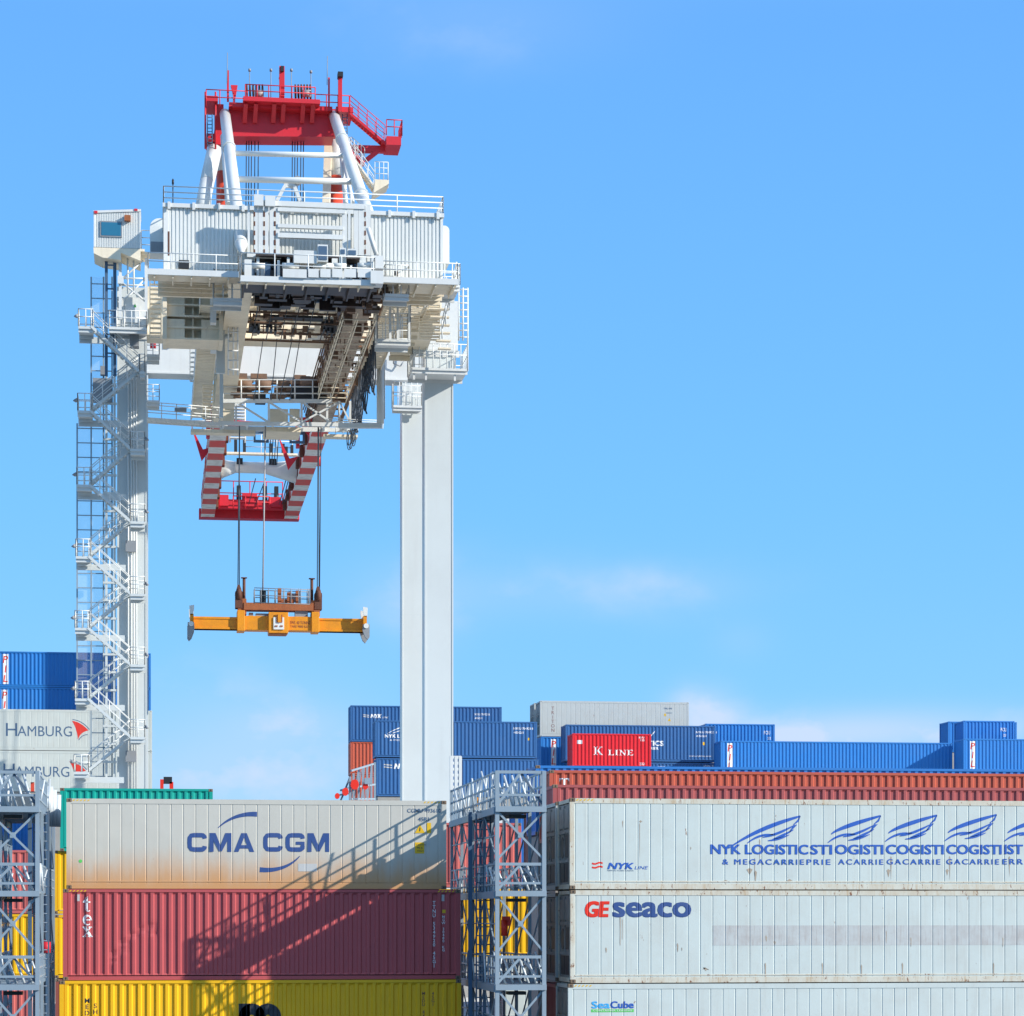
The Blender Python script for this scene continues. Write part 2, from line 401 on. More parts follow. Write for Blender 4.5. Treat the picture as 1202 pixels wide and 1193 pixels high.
def frame_mesh(L,H,kind):
    def mk():
        mb=MB(); p=.14; hb = .15 if kind=='corr' else .20; ht=.10 if kind=='corr' else .16
        for y in (0,CW):
            s=1 if y==0 else -1
            ya,yb = (0,.10) if y==0 else (CW-.10,CW)
            mb.box(p,L-p, ya,yb, .008,hb-.02); mb.box(p,L-p, ya,yb, H-ht,H-.006)
            if kind=='reefer':                              # stepped lower rail
                mb.box(p,L-p, ya-.0 if s>0 else ya, yb, hb+.02,hb+.06)
            for x in (0,L-p): mb.box(x,x+p, y if s>0 else CW-.15, .15 if s>0 else CW, .118,H-.118)
        for x in (0,L-.12):
            mb.box(x+.01,x+.11,.15,CW-.15,.02,.16); mb.box(x+.01,x+.11,.15,CW-.15,H-.13,H-.02)
        return mesh_of(mb,'frame')
    return cached(('f',round(L,2),round(H,2),kind), mk)
def cast_mesh():
    def mk():
        mb=MB(); mb.box(-.004,.174,-.006,.162,-.001,.118)
        o=mb.build('c','cast_rust'); bm=bmesh.new(); bm.from_mesh(o.data)
        bmesh.ops.bevel(bm, geom=bm.edges[:], offset=.012, segments=1, affect='EDGES')
        # the lock hole as a dark recessed oval
        bm.to_mesh(o.data); bm.free(); me=o.data; bpy.data.objects.remove(o); return me
    return cached('cast',mk)
def hole_mesh():
    def mk():
        mb=MB(); pts=[(.085+.022*math.cos(R(a))*1.0,.06+.038*math.sin(R(a))) for a in range(0,360,30)]
        mb.prism(pts,-.0075,-.004); return mesh_of(mb,'lock_hole','black')
    return cached('hole',mk)
def end_mesh(H):
    def mk():
        mb=MB(); ys=[.15]; k=0
        while ys[-1]<CW-.2:
            ys.append(ys[-1]+.07)
        vs=[]; 
        for z in (.16,H-.13):
            for i,y in enumerate(ys):
                vs.append((.03+(.04 if (i//2)%2 else 0), y, z))
        n=len(ys)
        mb.add(vs,[(i,i+1,n+i+1,n+i) for i in range(n-1)])
        return mesh_of(mb,'end_wall')
    return cached(('e',round(H,2)),mk)
def door_mesh(L,H):
    def mk():
        mb=MB(); 
        for y0,y1 in ((.15,1.21),(1.228,CW-.15)):
            mb.box(L-.08,L-.04,y0,y1,.16,H-.13)
            for k in range(4): mb.box(L-.045,L-.03,y0+.08,y1-.08,.3+k*(H-.5)/4,.3+(k+.75)*(H-.5)/4)
        return mesh_of(mb,'door')
    return cached(('d',round(L,2),round(H,2)),mk)
def bars_mesh(L,H):
    def mk():
        mb=MB()
        for y in (.45,.95,1.5,2.0): mb.tube((L-.02,y,.14),(L-.02,y,H-.1),.017,6)
        return mesh_of(mb,'lock_bar','rod_steel')
    return cached(('b',round(L,2),round(H,2)),mk)
def unit_mesh(H):
    def mk():
        mb=MB(); h=H-.32
        mb.box(.05,.10,.17,CW-.17,.16,H-.15)
        mb.box(.0,.05,.25,CW-.25,H*.62,H*.66); mb.box(.0,.05,.25,CW-.25,H*.30,H*.33)
        mb.box(.01,.05,.25,.32,.2,H-.2); mb.box(.01,.05,CW-.32,CW-.25,.2,H-.2); mb.box(.01,.05,1.2,1.27,H*.33,H-.2)
        mb.box(.01,.06,.38,1.1,H*.68,H*.90); mb.box(.01,.06,1.35,2.1,H*.68,H*.90)
        return mesh_of(mb,'cooling_unit','unit_grey')
    return cached(('u',round(H,2)),mk)
def unit_dark(H):
    def mk():
        mb=MB(); mb.box(.03,.048,.36,1.15,.24,H*.29); mb.box(.03,.048,1.32,2.1,.24,H*.29); mb.box(.02,.048,.36,1.1,H*.36,H*.60)
        mb.tube((.03,1.72,H*.47),(.048,1.72,H*.47),.33,20)
        return mesh_of(mb,'vent_grille','black')
    return cached(('v',round(H,2)),mk)
ALLC=[]
def cont(x, y, z, L, H, mat, kind, label, group, frame=None, castings=True, hazard=False):
    """x,y,z = lower left front corner (z absolute)"""
    t=thing('shipping_container',(x,y,z),label,'container',group)
    ORG[t.name]=Vector((0,0,0))            # children are built in local coordinates
    for s in (0,1): link_mesh('side_wall', wall_mesh(L,H,kind,s), t, mat=mat)
    link_mesh('frame', frame_mesh(L,H,kind), t, mat=frame or mat)
    def rf():
        mb=MB(); mb.box(.14,L-.14,.101,CW-.101,H-.06,H-.004); mb.box(.14,L-.14,.101,CW-.101,.006,.12); return mesh_of(mb,'roof')
    link_mesh('roof', cached(('r',round(L,2),round(H,2)),rf), t, mat=mat)
    if kind=='reefer':
        u=link_mesh('cooling_unit', unit_mesh(H), t, mat='unit_grey'); link_mesh('vent_grille', unit_dark(H), u, mat='black')
    else:
        link_mesh('end_wall', end_mesh(H), t, mat=mat)
    d=link_mesh('door', door_mesh(L,H), t, mat=mat); link_mesh('lock_bar', bars_mesh(L,H), d, mat='rod_steel')
    if castings:
        for cx in (0,L-.17):
            for cz in (0,H-.118):
                for cy in (0,CW-.156):
                    c=link_mesh('corner_casting', cast_mesh(), t, (cx,cy,cz), 'cast_rust' if (castings is True and group==NEAR) else mat)
                    if cy==0: link_mesh('lock_hole', hole_mesh(), c, (0,0,0), 'black')
    if hazard:
        for side in hazard:
            xa = .18 if side=='l' else L-.75
            decal('warning_stripe',[poly2([(xa+k*.115,H-.085),(xa+k*.115+.05,H-.085),(xa+k*.115+.10,H-.035),(xa+k*.115+.05,H-.035)]) for k in range(5)],'ink_yellow',t,'flat',0,(0,0),.004)
    ALLC.append((t,L,H,kind)); t['_k']=kind
    del t['_k']
    return t
def txt(c, kind, s, size, x, z, mat, name='lettering', **kw):
    return decal(name,[text_mesh(s,size,**kw)],mat,c,kind,.012,(x,z))
def vtxt(c, kind, s, size, x, z, mat, step=1.25, width=None, off=0.0, name='lettering', **kw):
    """letters stacked downwards from z"""
    parts=[]
    for i,ch in enumerate(s):
        if ch==' ': continue
        vs,fs=text_mesh(ch,size,offset=off,width=(width*.3 if (width and ch in 'I1') else width))
        w=max(v[0] for v in vs); parts.append(([(v[0]-w/2,v[1]-i*size*step)+tuple(v[2:]) for v in vs],fs))
    return decal(name,parts,mat,c,kind,.012,(x,z))
def pxx(px,Y,x0): return X(px,Y)-x0

def block(ch):
    """broad square-shouldered capitals, unit height, about 1.05 wide"""
    w=.24; h=w/2
    if ch in 'CG':
        p=[(.96,.70),(.94,.80),(.86,.87),(.74,1-h),(.36,1-h),(.22,.86),(.13,.74),(.12,.5),(.13,.26),(.22,.14),(.36,h),(.74,h),(.86,.13),(.94,.20),(.96,.30)]
        out=[stroke2(p,w)]
        if ch=='G': out += [rect2(.86,.14,1.06,.54),rect2(.58,.38,1.06,.54)]
        return out,1.10
    if ch=='M': return [rect2(0,0,.22,1),rect2(.98,0,1.20,1),poly2([(0,1),(.33,1),(.66,.18),(.54,0)]),poly2([(1.20,1),(.87,1),(.54,.18),(.66,0)])],1.22
    if ch=='A': return [poly2([(0,0),(.25,0),(.66,1),(.41,1)]),poly2([(1.12,0),(.87,0),(.46,1),(.71,1)]),rect2(.28,.18,.84,.36)],1.10
def block_word(wd,size,width):
    out=[];x=0
    for i,ch in enumerate(wd):
        ps,w=block(ch); out += [([(a*1.0+x,b,j+i*0) for a,b in vs],fs) for j,(vs,fs) in enumerate(ps)]; x+=w+.12
    k=width/(x-.12); return sc(out,k,0,0,kz=size)
NEAR='containers stacked on the near ship'; FAR='containers stacked on the far ship'
# ---------- left near bay : Y = 82.2
YL=82.2; s=YL/F
def zt(py,px,Y): return Zp(py,X(px,Y),Y)
x0=X(78,YL); zc=zt(938,200,YL)
H1=2.87
cma=cont(x0,YL,zc-H1,12.12,H1,'box_cream','reefer','cream refrigerated container with bold blue capitals and rust-stained base, top of the near left stack',NEAR,frame='box_cream',hazard='lr')
k='reefer'
# CMA CGM word
zb=zc-H1
def zz(py,px,Y=YL): return zt(py,px,Y)-zb
decal('lettering',block_word('CMA',.60,pxx(298,YL,x0)-pxx(220,YL,x0)),'ink_blue',cma,k,.012,(pxx(220,YL,x0),zz(1000,250)),.008)
decal('lettering',block_word('CGM',.60,pxx(387,YL,x0)-pxx(309,YL,x0)),'ink_blue',cma,k,.012,(pxx(309,YL,x0),zz(1000,350)),.008)
px=lambda p:pxx(p,YL,x0)
decal('emblem',[stroke2(bez((px(256),zz(972,256)),(px(275),zz(954,280)),(px(302),zz(956,302)),14),[.02+.14*(i/14)**.8 for i in range(15)]),
                stroke2(bez((px(305),zz(1021,305)),(px(335),zz(1024,335)),(px(352),zz(1005,352)),14),[.02+.14*(1-i/14)**.8 for i in range(15)])],'ink_blue',cma,k,.012,(0,0))
txt(cma,k,'CGMU 493610 0',.13,px(478),zz(954,480),'ink_slate',offset=.01); txt(cma,k,'45R1',.13,px(491),zz(964,480),'ink_slate',offset=.01)
decal('warning_sign',[poly2([(px(487),zz(978,487)),(px(499),zz(978,499)),(px(493),zz(968,493))])],'ink_yellow',cma,k,.012,(0,0))
decal('warning_sign',[rect2(px(501),zz(978,487),px(506),zz(966,499))],'ink_yellow',cma,k,.012,(0,0))
nt_=decal('notice',[rect2(px(487),zz(1002,487),px(498),zz(989,499))],'ink_yellow',cma,k,.012,(0,0))
txt(cma,k,'CAUTION',.05,px(488),zz(992.3,487),'ink_black',lift=.011) if False else None
decal('lettering',[sc([text_mesh('CAUTION',.05)],1,px(488.5),zz(992.6,488))[0],sc([text_mesh('9ft 6',.07)],1,px(489.5),zz(996.6,488))[0],sc([text_mesh('HIGH',.06)],1,px(490),zz(1000,488))[0]],'ink_black',cma,k,.012,(0,0),.010)
decal('lettering',[stroke2(bez((px(492.6),zz(976,493)),(px(493),zz(974,493)),(px(493),zz(971.5,493)),3),.03)],'ink_black',cma,k,.012,(0,0),.010)
decal('shield_mark',[poly2([(px(501),zz(987,501)),(px(505),zz(987,501)),(px(505),zz(991,501)),(px(503),zz(993,501)),(px(501),zz(991,501))])],'ink_grey',cma,k,.012,(0,0))
decal('sticker',[poly2(arc2(px(94.5),zz(1011,94),.055,.055,0,330,11))],'ink_green',cma,k,.012,(0,0))
decal('patch',[rect2(px(350),zz(1023,350),px(372),zz(1014,350))],'ink_grey',cma,k,.012,(0,0),.004)

# maroon
x1=X(74,YL); z1=zb-2.905
mar=cont(x1,YL-.05,z1,12.68,2.90,'box_maroon','corr','faded maroon corrugated container with three white letters in a column, below the cream one',NEAR,hazard='lr')
px=lambda p:pxx(p,YL,x1); zz=lambda py,p:zt(py,p,YL)-z1
for ch,pyb,sz in (('t',1070.5,.50),('e',1085.5,.50),('x',1100,.50)):
    ps,w=serif(ch); kz=.42
    decal('lettering',sc(ps,.46,0,0,kz=.47),'ink_white',mar,'corr',.012,(px(97),zz(pyb+ (0 if ch!='e' else 1),100)),.008)
vtxt(mar,'corr','TTNU 534920 45G1',.115,px(509.5),zz(1062,509),'ink_white',step=1.18,off=.02)
vtxt(mar,'corr','MGW 30480 KG',.085,px(520.5),zz(1078,520),'ink_white',step=1.15,off=.02)
decal('warning_sign',[rect2(px(519),zz(1072,520),px(523),zz(1068,520))],'ink_yellow',mar,'corr',.012,(0,0))
for p in (92.0,520): decal('marker_plate',[rect2(px(p-1.6),zz(1058,p),px(p+1.6),zz(1050,p)), ],'ink_grey',mar,'corr',.012,(0,0))
# yellow
x2=X(70,YL); z2=z1-2.605
yel=cont(x2,YL-.12,z2,12.80,2.60,'box_yellow','corr','bright yellow corrugated container with a dark m emblem, lowest of the near left stack',NEAR,hazard='')
px=lambda p:pxx(p,YL,x2); zz=lambda py,p:zt(py,p,YL)-z2
vtxt(yel,'corr','MEDITERRANEAN',.15,px(102.5),zz(1177.5,102),'ink_black',step=1.3,off=.02)
vtxt(yel,'corr','SHIPPING',.15,px(112),zz(1183.5,102),'ink_black',step=1.3,off=.02)
vtxt(yel,'corr','MEDU 841125 2',.10,px(497),zz(1168,497),'ink_brown',step=1.2,off=.02); vtxt(yel,'corr','45G1',.10,px(508),zz(1168,497),'ink_brown',step=1.2,off=.02)
# big emblem: two round arches of an m
mw=px(330)-px(280); w=.36; ax=px(280)
zb_=zz(1215,300); zt_=zz(1178,300)
def arch(xa,xb,zt_,w):
    r=(xb-xa)/2
    return stroke2([(xa+w/2,zb_)]+[(xa+w/2+(r-w/2)+(r-w/2)*math.cos(R(a)), zt_-r+ (r-w/2)*math.sin(R(a))) for a in range(180,-1,-15)]+[(xb-w/2,zb_)],w)
decal('emblem',[rect2(ax,zb_,ax+w,zt_+.0),arch(ax+.0,ax+mw*.5+w/2,zt_,w),arch(ax+mw*.5-w/2,ax+mw,zt_,w)],'ink_black',yel,'corr',.012,(0,0))

# ---------- right near bay : Y = 77.3
YR=77.3
xr=X(669,YR); zr=zt(937,700,YR); LR=17.6
HR=2.80
nyk=cont(xr,YR,zr-HR,LR,HR,'box_reefer','reefer','long white refrigerated container with repeated blue wing emblems, top of its stack',NEAR,frame='frame_rustwhite',hazard='l')
zb=zr-HR; px=lambda p:pxx(p,YR,xr); zz=lambda py,p:zt(py,p,YR)-zb
k='reefer'
txt(nyk,k,'NYK',.20,px(713),zz(1020.5,720),'ink_royal',shear=.25,bold=.12,width=px(744)-px(713))
txt(nyk,k,'LINE',.10,px(745),zz(1020.5,720),'ink_royal',shear=.25,width=px(761)-px(745))
txt(nyk,k,'NIPPON YUSEN KAISHA',.04,px(713),zz(1022.9,720),'ink_slate',width=px(744)-px(713))
def wavy(a,b,y): return [(px(a+(b-a)*i/6), zz(y+.9*math.sin(i*1.05),a)) for i in range(7)]
decal('flag_mark',[stroke2(wavy(695,707.5,1013.5),.05),stroke2(wavy(695,707.5,1018),.05)],'lamp_red',nyk,k,.012,(0,0))
def logi(a, word, wa, wb, sub, sa, sb, wing=True, y0=1003.0, dy=0):
    txt(nyk,k,word,.31,px(wa),zz(y0+dy,850),'ink_royal',bold=.10,width=px(wb)-px(wa))
    if sub: txt(nyk,k,sub,.17,px(sa),zz(1015+dy,850),'ink_royal',bold=.06,spacing=1.3,width=px(sb)-px(sa))
def wing(tx, ty, s=1.0, tail=True):
    """feathered wing: tip at photo point tx,ty; body sweeping down to the left"""
    P=lambda dx,dy:(px(tx+dx*s), zz(ty+dy*s,900))
    ps=[]
    lead=bez(P(0,0),P(-52,15),P(-84 if tail else -58,38 if tail else 22),16)
    ps.append(stroke2(lead,[.03+.13*math.sin(math.pi*min(1,(i+1)/17))*(1-i/26) for i in range(17)]))
    for (a,b,c,wd) in (((-6,10),(-26,22),(-44,25),.07),((-8,16),(-22,24),(-32,27),.07),((-13,22),(-26,28),(-38,29),.06),((-30,22),(-48,20),(-62,32),.06)):
        ps.append(stroke2(bez(P(*a),P(*b),P(*c),10),[.01+wd*math.sin(math.pi*(i+.6)/11.5) for i in range(11)]))
    ps.append(stroke2([P(0,0),P(-3,6),P(-8,10)],[.02,.06,.02])); ps.append(stroke2([P(-4,10),P(-8,13),P(-13,19)],[.02,.06,.02]))
    decal('emblem',ps,'ink_royal',nyk,k,.012,(0,0),.008)
for a,t_,b_,w_ in ((752,963,966,.14),(751,966,1010,.02),(731,963,972,.04),(886,1007,1037,.03),(887,1022,1036,.09),(892,985,1014,.04),(880,1019,1027,.2),(927,1032,1036,.2),(1046,1005,1034,.05),(1043,1020,1030,.12),(1115,1005,1034,.05),(1112,1020,1028,.1),(811,994,998,.04),(852,1033,1037,.2),(1185,1005,1030,.05)):
    decal('stain',[poly2([(px(a)-w_/2,zz(t_+2,a)),(px(a),zz(t_,a)),(px(a)+w_/2,zz(t_+2,a)),(px(a)+w_*.3,zz((t_+b_)/2,a)),(px(a),zz(b_,a)),(px(a)-w_*.3,zz((t_+b_)/2,a))])],'stain_rust',nyk,k,.012,(0,0),.004)
logi(0,'NYK LOGISTIC',834,949,'& MEGACARRIE',848,944)
logi(0,'STI',951,977,'PRIE',947,975); logi(0,'OGISTI',980,1037,'ACARRIE',984,1037,dy=-.3)
logi(0,'COGISTI',1040,1108,'GACARRIE',1041,1104,dy=-.6); logi(0,'COGISTI',1111,1176,'GACARRIE',1111,1173,dy=-.9); logi(0,'IST',1179,1201,'ERR',1177,1201,dy=-1.2)
wing(939.5,958); wing(1034,957,1.0,False); wing(1100,956,.98,False); wing(1170,955,.98,False); wing(1240,955,.98,False)
# second: GE seaco
zg=zb-2.90+.02
ges=cont(xr+.02,YR+.03,zb-2.88,LR,2.86,'box_reefer','reefer','long white refrigerated container with one large red and blue word on its side',NEAR,frame='frame_rustwhite')
zb2=zb-2.88; zz=lambda py,p:zt(py,p,YR)-zb2
txt(ges,k,'GE',.50,px(686),zz(1077,700),'lamp_red',shear=.12,bold=.13,width=px(715)-px(686))
txt(ges,k,'seaco',.47,px(718.5),zz(1077,720),'ink_blue',bold=.14,width=px(811)-px(718.5))
decal('patch',[rect2(px(836),zz(1110,836),px(1211),zz(1086.5,836))],'patch_dirty',ges,k,.012,(0,0),.003)
for a,t_,b_,w_ in ((727.5,1075,1111,.035),(730,1078,1104,.02),(711,1112,1119,.06),(795,1107,1118,.05),(800,1112,1117,.04),(828,1136,1140,.22),(898,1130,1148,.05),(899,1098,1106,.07),(965,1130,1146,.04),(909,1104,1110,.08),(1011,1132,1150,.04),(1059,1130,1148,.05),(1069,1100,1112,.04),(1166,1130,1150,.05),(1177,1100,1112,.04),(1040,1092,1108,.03)):
    decal('stain',[poly2([(px(a)-w_/2,zz(t_+2,a)),(px(a),zz(t_,a)),(px(a)+w_/2,zz(t_+3,a)),(px(a)+w_*.35,zz((t_+b_)/2,a)),(px(a)+w_*.3,zz(b_-2,a)),(px(a),zz(b_,a)),(px(a)-w_*.4,zz(b_-4,a)),(px(a)-w_*.2,zz((t_+b_)/2,a))])],'stain_rust',ges,k,.012,(0,0),.005)
# third: SeaCube
zb3=zb2-2.88
sea=cont(xr-.05,YR+.02,zb3,LR,2.86,'box_reefer','reefer','long white refrigerated container with a small blue and green logo',NEAR,hazard='l')
zz=lambda py,p:zt(py,p,YR)-zb3
txt(sea,k,'Sea',.22,px(696.5),zz(1184,700),'ink_seablue',bold=.10,width=px(718)-px(696.5)); txt(sea,k,'Cube',.22,px(718.5),zz(1184,700),'ink_royal',bold=.10,width=px(746)-px(718.5))
decal('label_band',[rect2(px(696),zz(1188.4,700),px(746),zz(1185,700))],'ink_green',sea,k,.012,(0,0),.004)
decal('lettering',[sc([text_mesh('CONTAINER LEASING',.05,width=px(744)-px(698))],1,px(698),zz(1187.4,700))[0]],'ink_white',sea,k,.012,(0,0),.009)
# inner row of the same bay, its ends show left of the front row
for i,(dz,mt,lb) in enumerate(((0,'box_triton','weathered grey container end just left of the white container with wing emblems'),
                      (-2.88,'box_triton','weathered grey container end left of the white container with large red and blue word'),
                      (-5.76,'box_dullred','dull red container end left of the container with small blue and green logo'))):
    cont(xr-.02,YR+2.62,zb+dz,12.19,2.8,mt,'reefer' if i<2 else 'corr',lb,NEAR)

# ---------- rows behind the right bay
def row(pxl, pxr, pytop, Y, L, H, mat, kind, label, group, pyref=None, **kw):
    x=X(pxl,Y); zt_=zt(pytop,pxl,Y)
    return cont(x,Y,zt_-H,L,H,mat,kind,label,group,**kw), x, zt_-H
cO,_,_=row(649,0,921,YR+8.0,18,2.59,'box_dullred','corr','dull red corrugated container in the row right behind the long white ones',NEAR)
cN,xN,zN=row(645,0,904,YR+13.5,20,2.59,'box_orange','corr','orange red corrugated container with a white T, above the dull red row',NEAR)
decal('lettering',sc(serif('T')[0],.45),'ink_white',cN,'corr',.012,(X(657,YR+13.5)-xN,1.85))
cM,_,_=row(629,0,898.5,YR+16.5,21.5,2.59,'box_pil','corr','long blue container edge showing just above the orange red row',NEAR)

# ---------- behind the left bay (Y ~ 106)
YB=106.0
row(70.5,0,925,YB,6.20,2.59,'box_teal','corr','teal corrugated twenty foot container behind the cream one',NEAR)
xb=X(66,YB)
cy_,_,zy_=row(63,0,998.5,YB+.1,6.06,2.59,'box_yellow','corr','yellow container edge left of the cream one, directly below the teal one',NEAR)
cont(X(64,YB+.1),YB+.1,zy_-2.63,6.06,2.59,'box_yellow','corr','yellow container edge left of the maroon one, second below the teal container',NEAR)
cont(X(65,YB+.1),YB+.1,zy_-5.25,6.06,2.59,'box_brown','corr','brown container edge left of the lowest yellow one, third below the teal container',NEAR)
# behind the left lashing bridge
zq=zt(998,20,YB)
Yq=YB
cont(X(36,Yq)-12.19,Yq,zq-2.59,12.19,2.59,'box_salmon','corr','faded red container seen through the left lashing bridge, its upper storey',NEAR)
cont(X(40,Yq)-12.19,Yq,zq-5.2,12.19,2.59,'box_yellow','corr','yellow container seen through the left lashing bridge',NEAR)
cont(X(38,Yq)-12.19,Yq,zq-7.81,12.19,2.59,'box_salmon','corr','faded red container seen through the foot of the left lashing bridge',NEAR)
Yq=109.6; zq=zt(951,20,Yq)
cont(X(62,Yq)-12.19,Yq,zq-2.59,12.19,2.59,'box_pil','corr','bright blue container behind the left lashing bridge, upper of the two',NEAR)
cont(X(62,Yq)-12.19,Yq,zq-5.2,12.19,2.59,'box_pil','corr','bright blue container behind the left lashing bridge, lower of the two',NEAR)
# behind the right lashing bridge
Yq=106; zq=zt(966,560,Yq)
xq=X(612,Yq)-6.06
cont(xq,Yq,zq-2.70,6.06,2.70,'box_salmon','corr','salmon red container seen through the upper storey of the right lashing bridge',NEAR)
cont(xq+.45,Yq,zq-2.72-2.90,6.06,2.86,'box_yellow','corr','yellow container seen through the middle storey of the right lashing bridge',NEAR)
cont(xq-.1,Yq,zq-8.3,3.0,2.6,'box_red','corr','red container seen through the foot of the right lashing bridge',NEAR)
cont(X(590,Yq),Yq,zq-8.3,6.06,2.6,'box_reefer','reefer','white container seen through the foot of the right lashing bridge',NEAR)
Yq=118; 
c=cont(X(606,Yq),Yq,zt(948,620,Yq)-2.9,3.0,2.9,'box_blue','corr','narrow blue container seen between the right lashing bridge and the white containers',NEAR)
cont(X(612,Yq),Yq,zt(948,620,Yq)-5.85,6.06,2.9,'box_navy','corr','dark blue container between the right lashing bridge and the white reefers, second one',NEAR)
cont(X(624,Yq-6),Yq-6,zt(945,620,Yq-6)-2.9,6.06,2.9,'box_brown','corr','brown container right of the narrow blue one, behind the white reefers',NEAR)
cont(X(626,Yq-6),Yq-6,zt(945,620,Yq-6)-5.9,6.06,2.9,'box_brown','corr','brown container below another brown one, right of the lashing bridge storeys',NEAR)
cont(X(590,Yq),Yq,zt(955,600,Yq)-.0-1.0,1.2,1.0,'box_reefer','flat','',NEAR) if False else None

# ---------- far left stack
YH=184; zH=zt(833.5,100,YH); xe=X(178.5,YH)
ham=cont(xe-13.72,YH,zH-2.90,13.72,2.90,'box_ham','reefer','pale grey container with dark capitals and red sail, directly below two blue ones',FAR)
ham2=cont(xe-13.72,YH,zH-5.83,13.72,2.90,'box_ham','reefer','pale grey container with dark capitals half hidden by the left lashing bridge',FAR)
for c,zb,base,dx in ((ham,zH-2.9,864.5,0),(ham2,zH-5.83,912,-3)):
    pq=lambda p:X(p+dx,YH)-(xe-13.72); zq_=lambda py:zt(py,50,YH)-zb
    decal('lettering',[sc([text_mesh('H',.92)],1,pq(7),zq_(base))[0],sc([text_mesh('AMBURG',.73,width=pq(85)-pq(21))],1,pq(20.5),zq_(base))[0]],'ink_slate',c,'reefer',.012,(0,0))
    b=base-864.5
    sail=bez((pq(84.5+ -dx*.0),zq_(846+b)),(pq(94),zq_(846.5+b)),(pq(104),zq_(857+b)),6)+bez((pq(104),zq_(857+b)),(pq(94),zq_(859+b)),(pq(91.5),zq_(868+b)),6)[1:]+bez((pq(91.5),zq_(868+b)),(pq(90.5),zq_(855+b)),(pq(84.5),zq_(846+b)),6)[1:-1]
    decal('emblem',[poly2(sail)],'ink_red',c,'reefer',.012,(0,0))
    decal('emblem_outline',[stroke2(bez((pq(85),zq_(844.5+b)),(pq(96),zq_(845+b)),(pq(105),zq_(856+b)),8),.05),stroke2(bez((pq(92.5),zq_(868.5+b)),(pq(96),zq_(862+b)),(pq(103),zq_(862+b)),8),.05)],'ink_slate',c,'reefer',.012,(0,0))
YH2=190; z_=zt(766,100,YH2); xe=X(177,YH2)
xa=xe-14.0
b1=cont(xa,YH2,z_-2.59,14.0,2.59,'box_pil','corr','bright blue corrugated container, highest at the left edge behind the crane leg',FAR)
b2=cont(xa,YH2,z_-5.2,14.0,2.59,'box_pil','corr','bright blue container, lower of the two above the grey ones with red sails',FAR)
def pil(c, x, H, half=False, kind='corr'):
    decal('label_band',[rect2(x,.2,x+.42,H-.2)],'ink_white',c,kind,.012,(0,0),.004)
    vs=[]
    for i,ch in enumerate('PIL'):
        v,f=text_mesh(ch,.52,offset=.02,shear=.12); w=max(a[0] for a in v); vs.append(([(a+.21-w/2,b-i*.70) for a,b in v],f))
    decal('lettering',vs,'ink_red',c,kind,.012,(x,H-.85),.009)
pil(b1,X(3,YH2)-xa,2.59); pil(b2,X(2,YH2)-xa,2.59)

# ---------- far right stacks
def nyk_mark(c, x, z, s=1.0):
    decal('lettering',[sc([text_mesh('NYK',.33*s,shear=.25,bold=.14,width=.95*s)],1,x+.62*s,z)[0],sc([text_mesh('LINE',.14*s,shear=.25,width=.5*s)],1,x+1.65*s,z)[0]],'ink_white',c,'corr',.012,(0,0))
    decal('flag_mark',[stroke2([(x,z+.27*s),(x+.5*s,z+.22*s)],.07*s),stroke2([(x,z+.12*s),(x+.5*s,z+.07*s)],.07*s)],'ink_grey',c,'corr',.012,(0,0))
def codes(c, x, z, w=1.6):
    decal('lettering',[sc([text_mesh('NYKU 704923 8',.17,width=w,offset=.03)],1,x,z)[0],sc([text_mesh('45G1',.16,offset=.03,width=.5*w)],1,x,z-.30)[0]],'ink_white',c,'corr',.012,(0,0))
YN=204
nB,xB,zB=row(411.5,0,828,YN,12.19,2.9,'box_navy','corr','navy container behind the right crane leg, highest of its stack',FAR)
nyk_mark(nB,1.0,1.9,.95); codes(nB,10.0,2.2,1.2)
oB=cont(xB,YN+.05,zB-2.62,5.0,2.6,'box_orange','corr','orange container directly below the navy one at the left of the crane leg',FAR)
cont(xB+.05,YN+.05,zB-5.24,5.0,2.6,'box_orange','corr','orange container at the foot of the stack left of the crane leg',FAR)
YN2=190
nC,xC,zC=row(440.5,0,845.5,YN2,12.19,2.75,'box_navy','corr','navy container with small white wing emblem, second highest behind the right crane leg',FAR)
decal('lettering',[sc([text_mesh('NYK LOGISTICS',.26,bold=.12,width=2.9)],1,.7,1.45)[0],sc([text_mesh('& MEGACARRIER',.12,width=2.2)],1,1.1,1.22)[0]],'ink_white',nC,'corr',.012,(0,0))
decal('emblem',[stroke2(bez((.9,1.75),(1.6,2.2),(2.6,2.4),8),[.02+.09*i/8 for i in range(9)]),stroke2(bez((1.3,1.8),(1.9,2.0),(2.5,2.2),8),.05)],'ink_white',nC,'corr',.012,(0,0))
codes(nC,10.4,2.15,1.5)
decal('warning_sign',[rect2(11.5,1.35,11.62,1.55)],'ink_yellow',nC,'corr',.012,(0,0))
nD=cont(xC+.1,YN2,zC-2.92,12.19,2.85,'box_navy','corr','navy container with a white striped flag mark, below the one with white number lines',FAR)
nyk_mark(nD,.55,2.05,1.2)
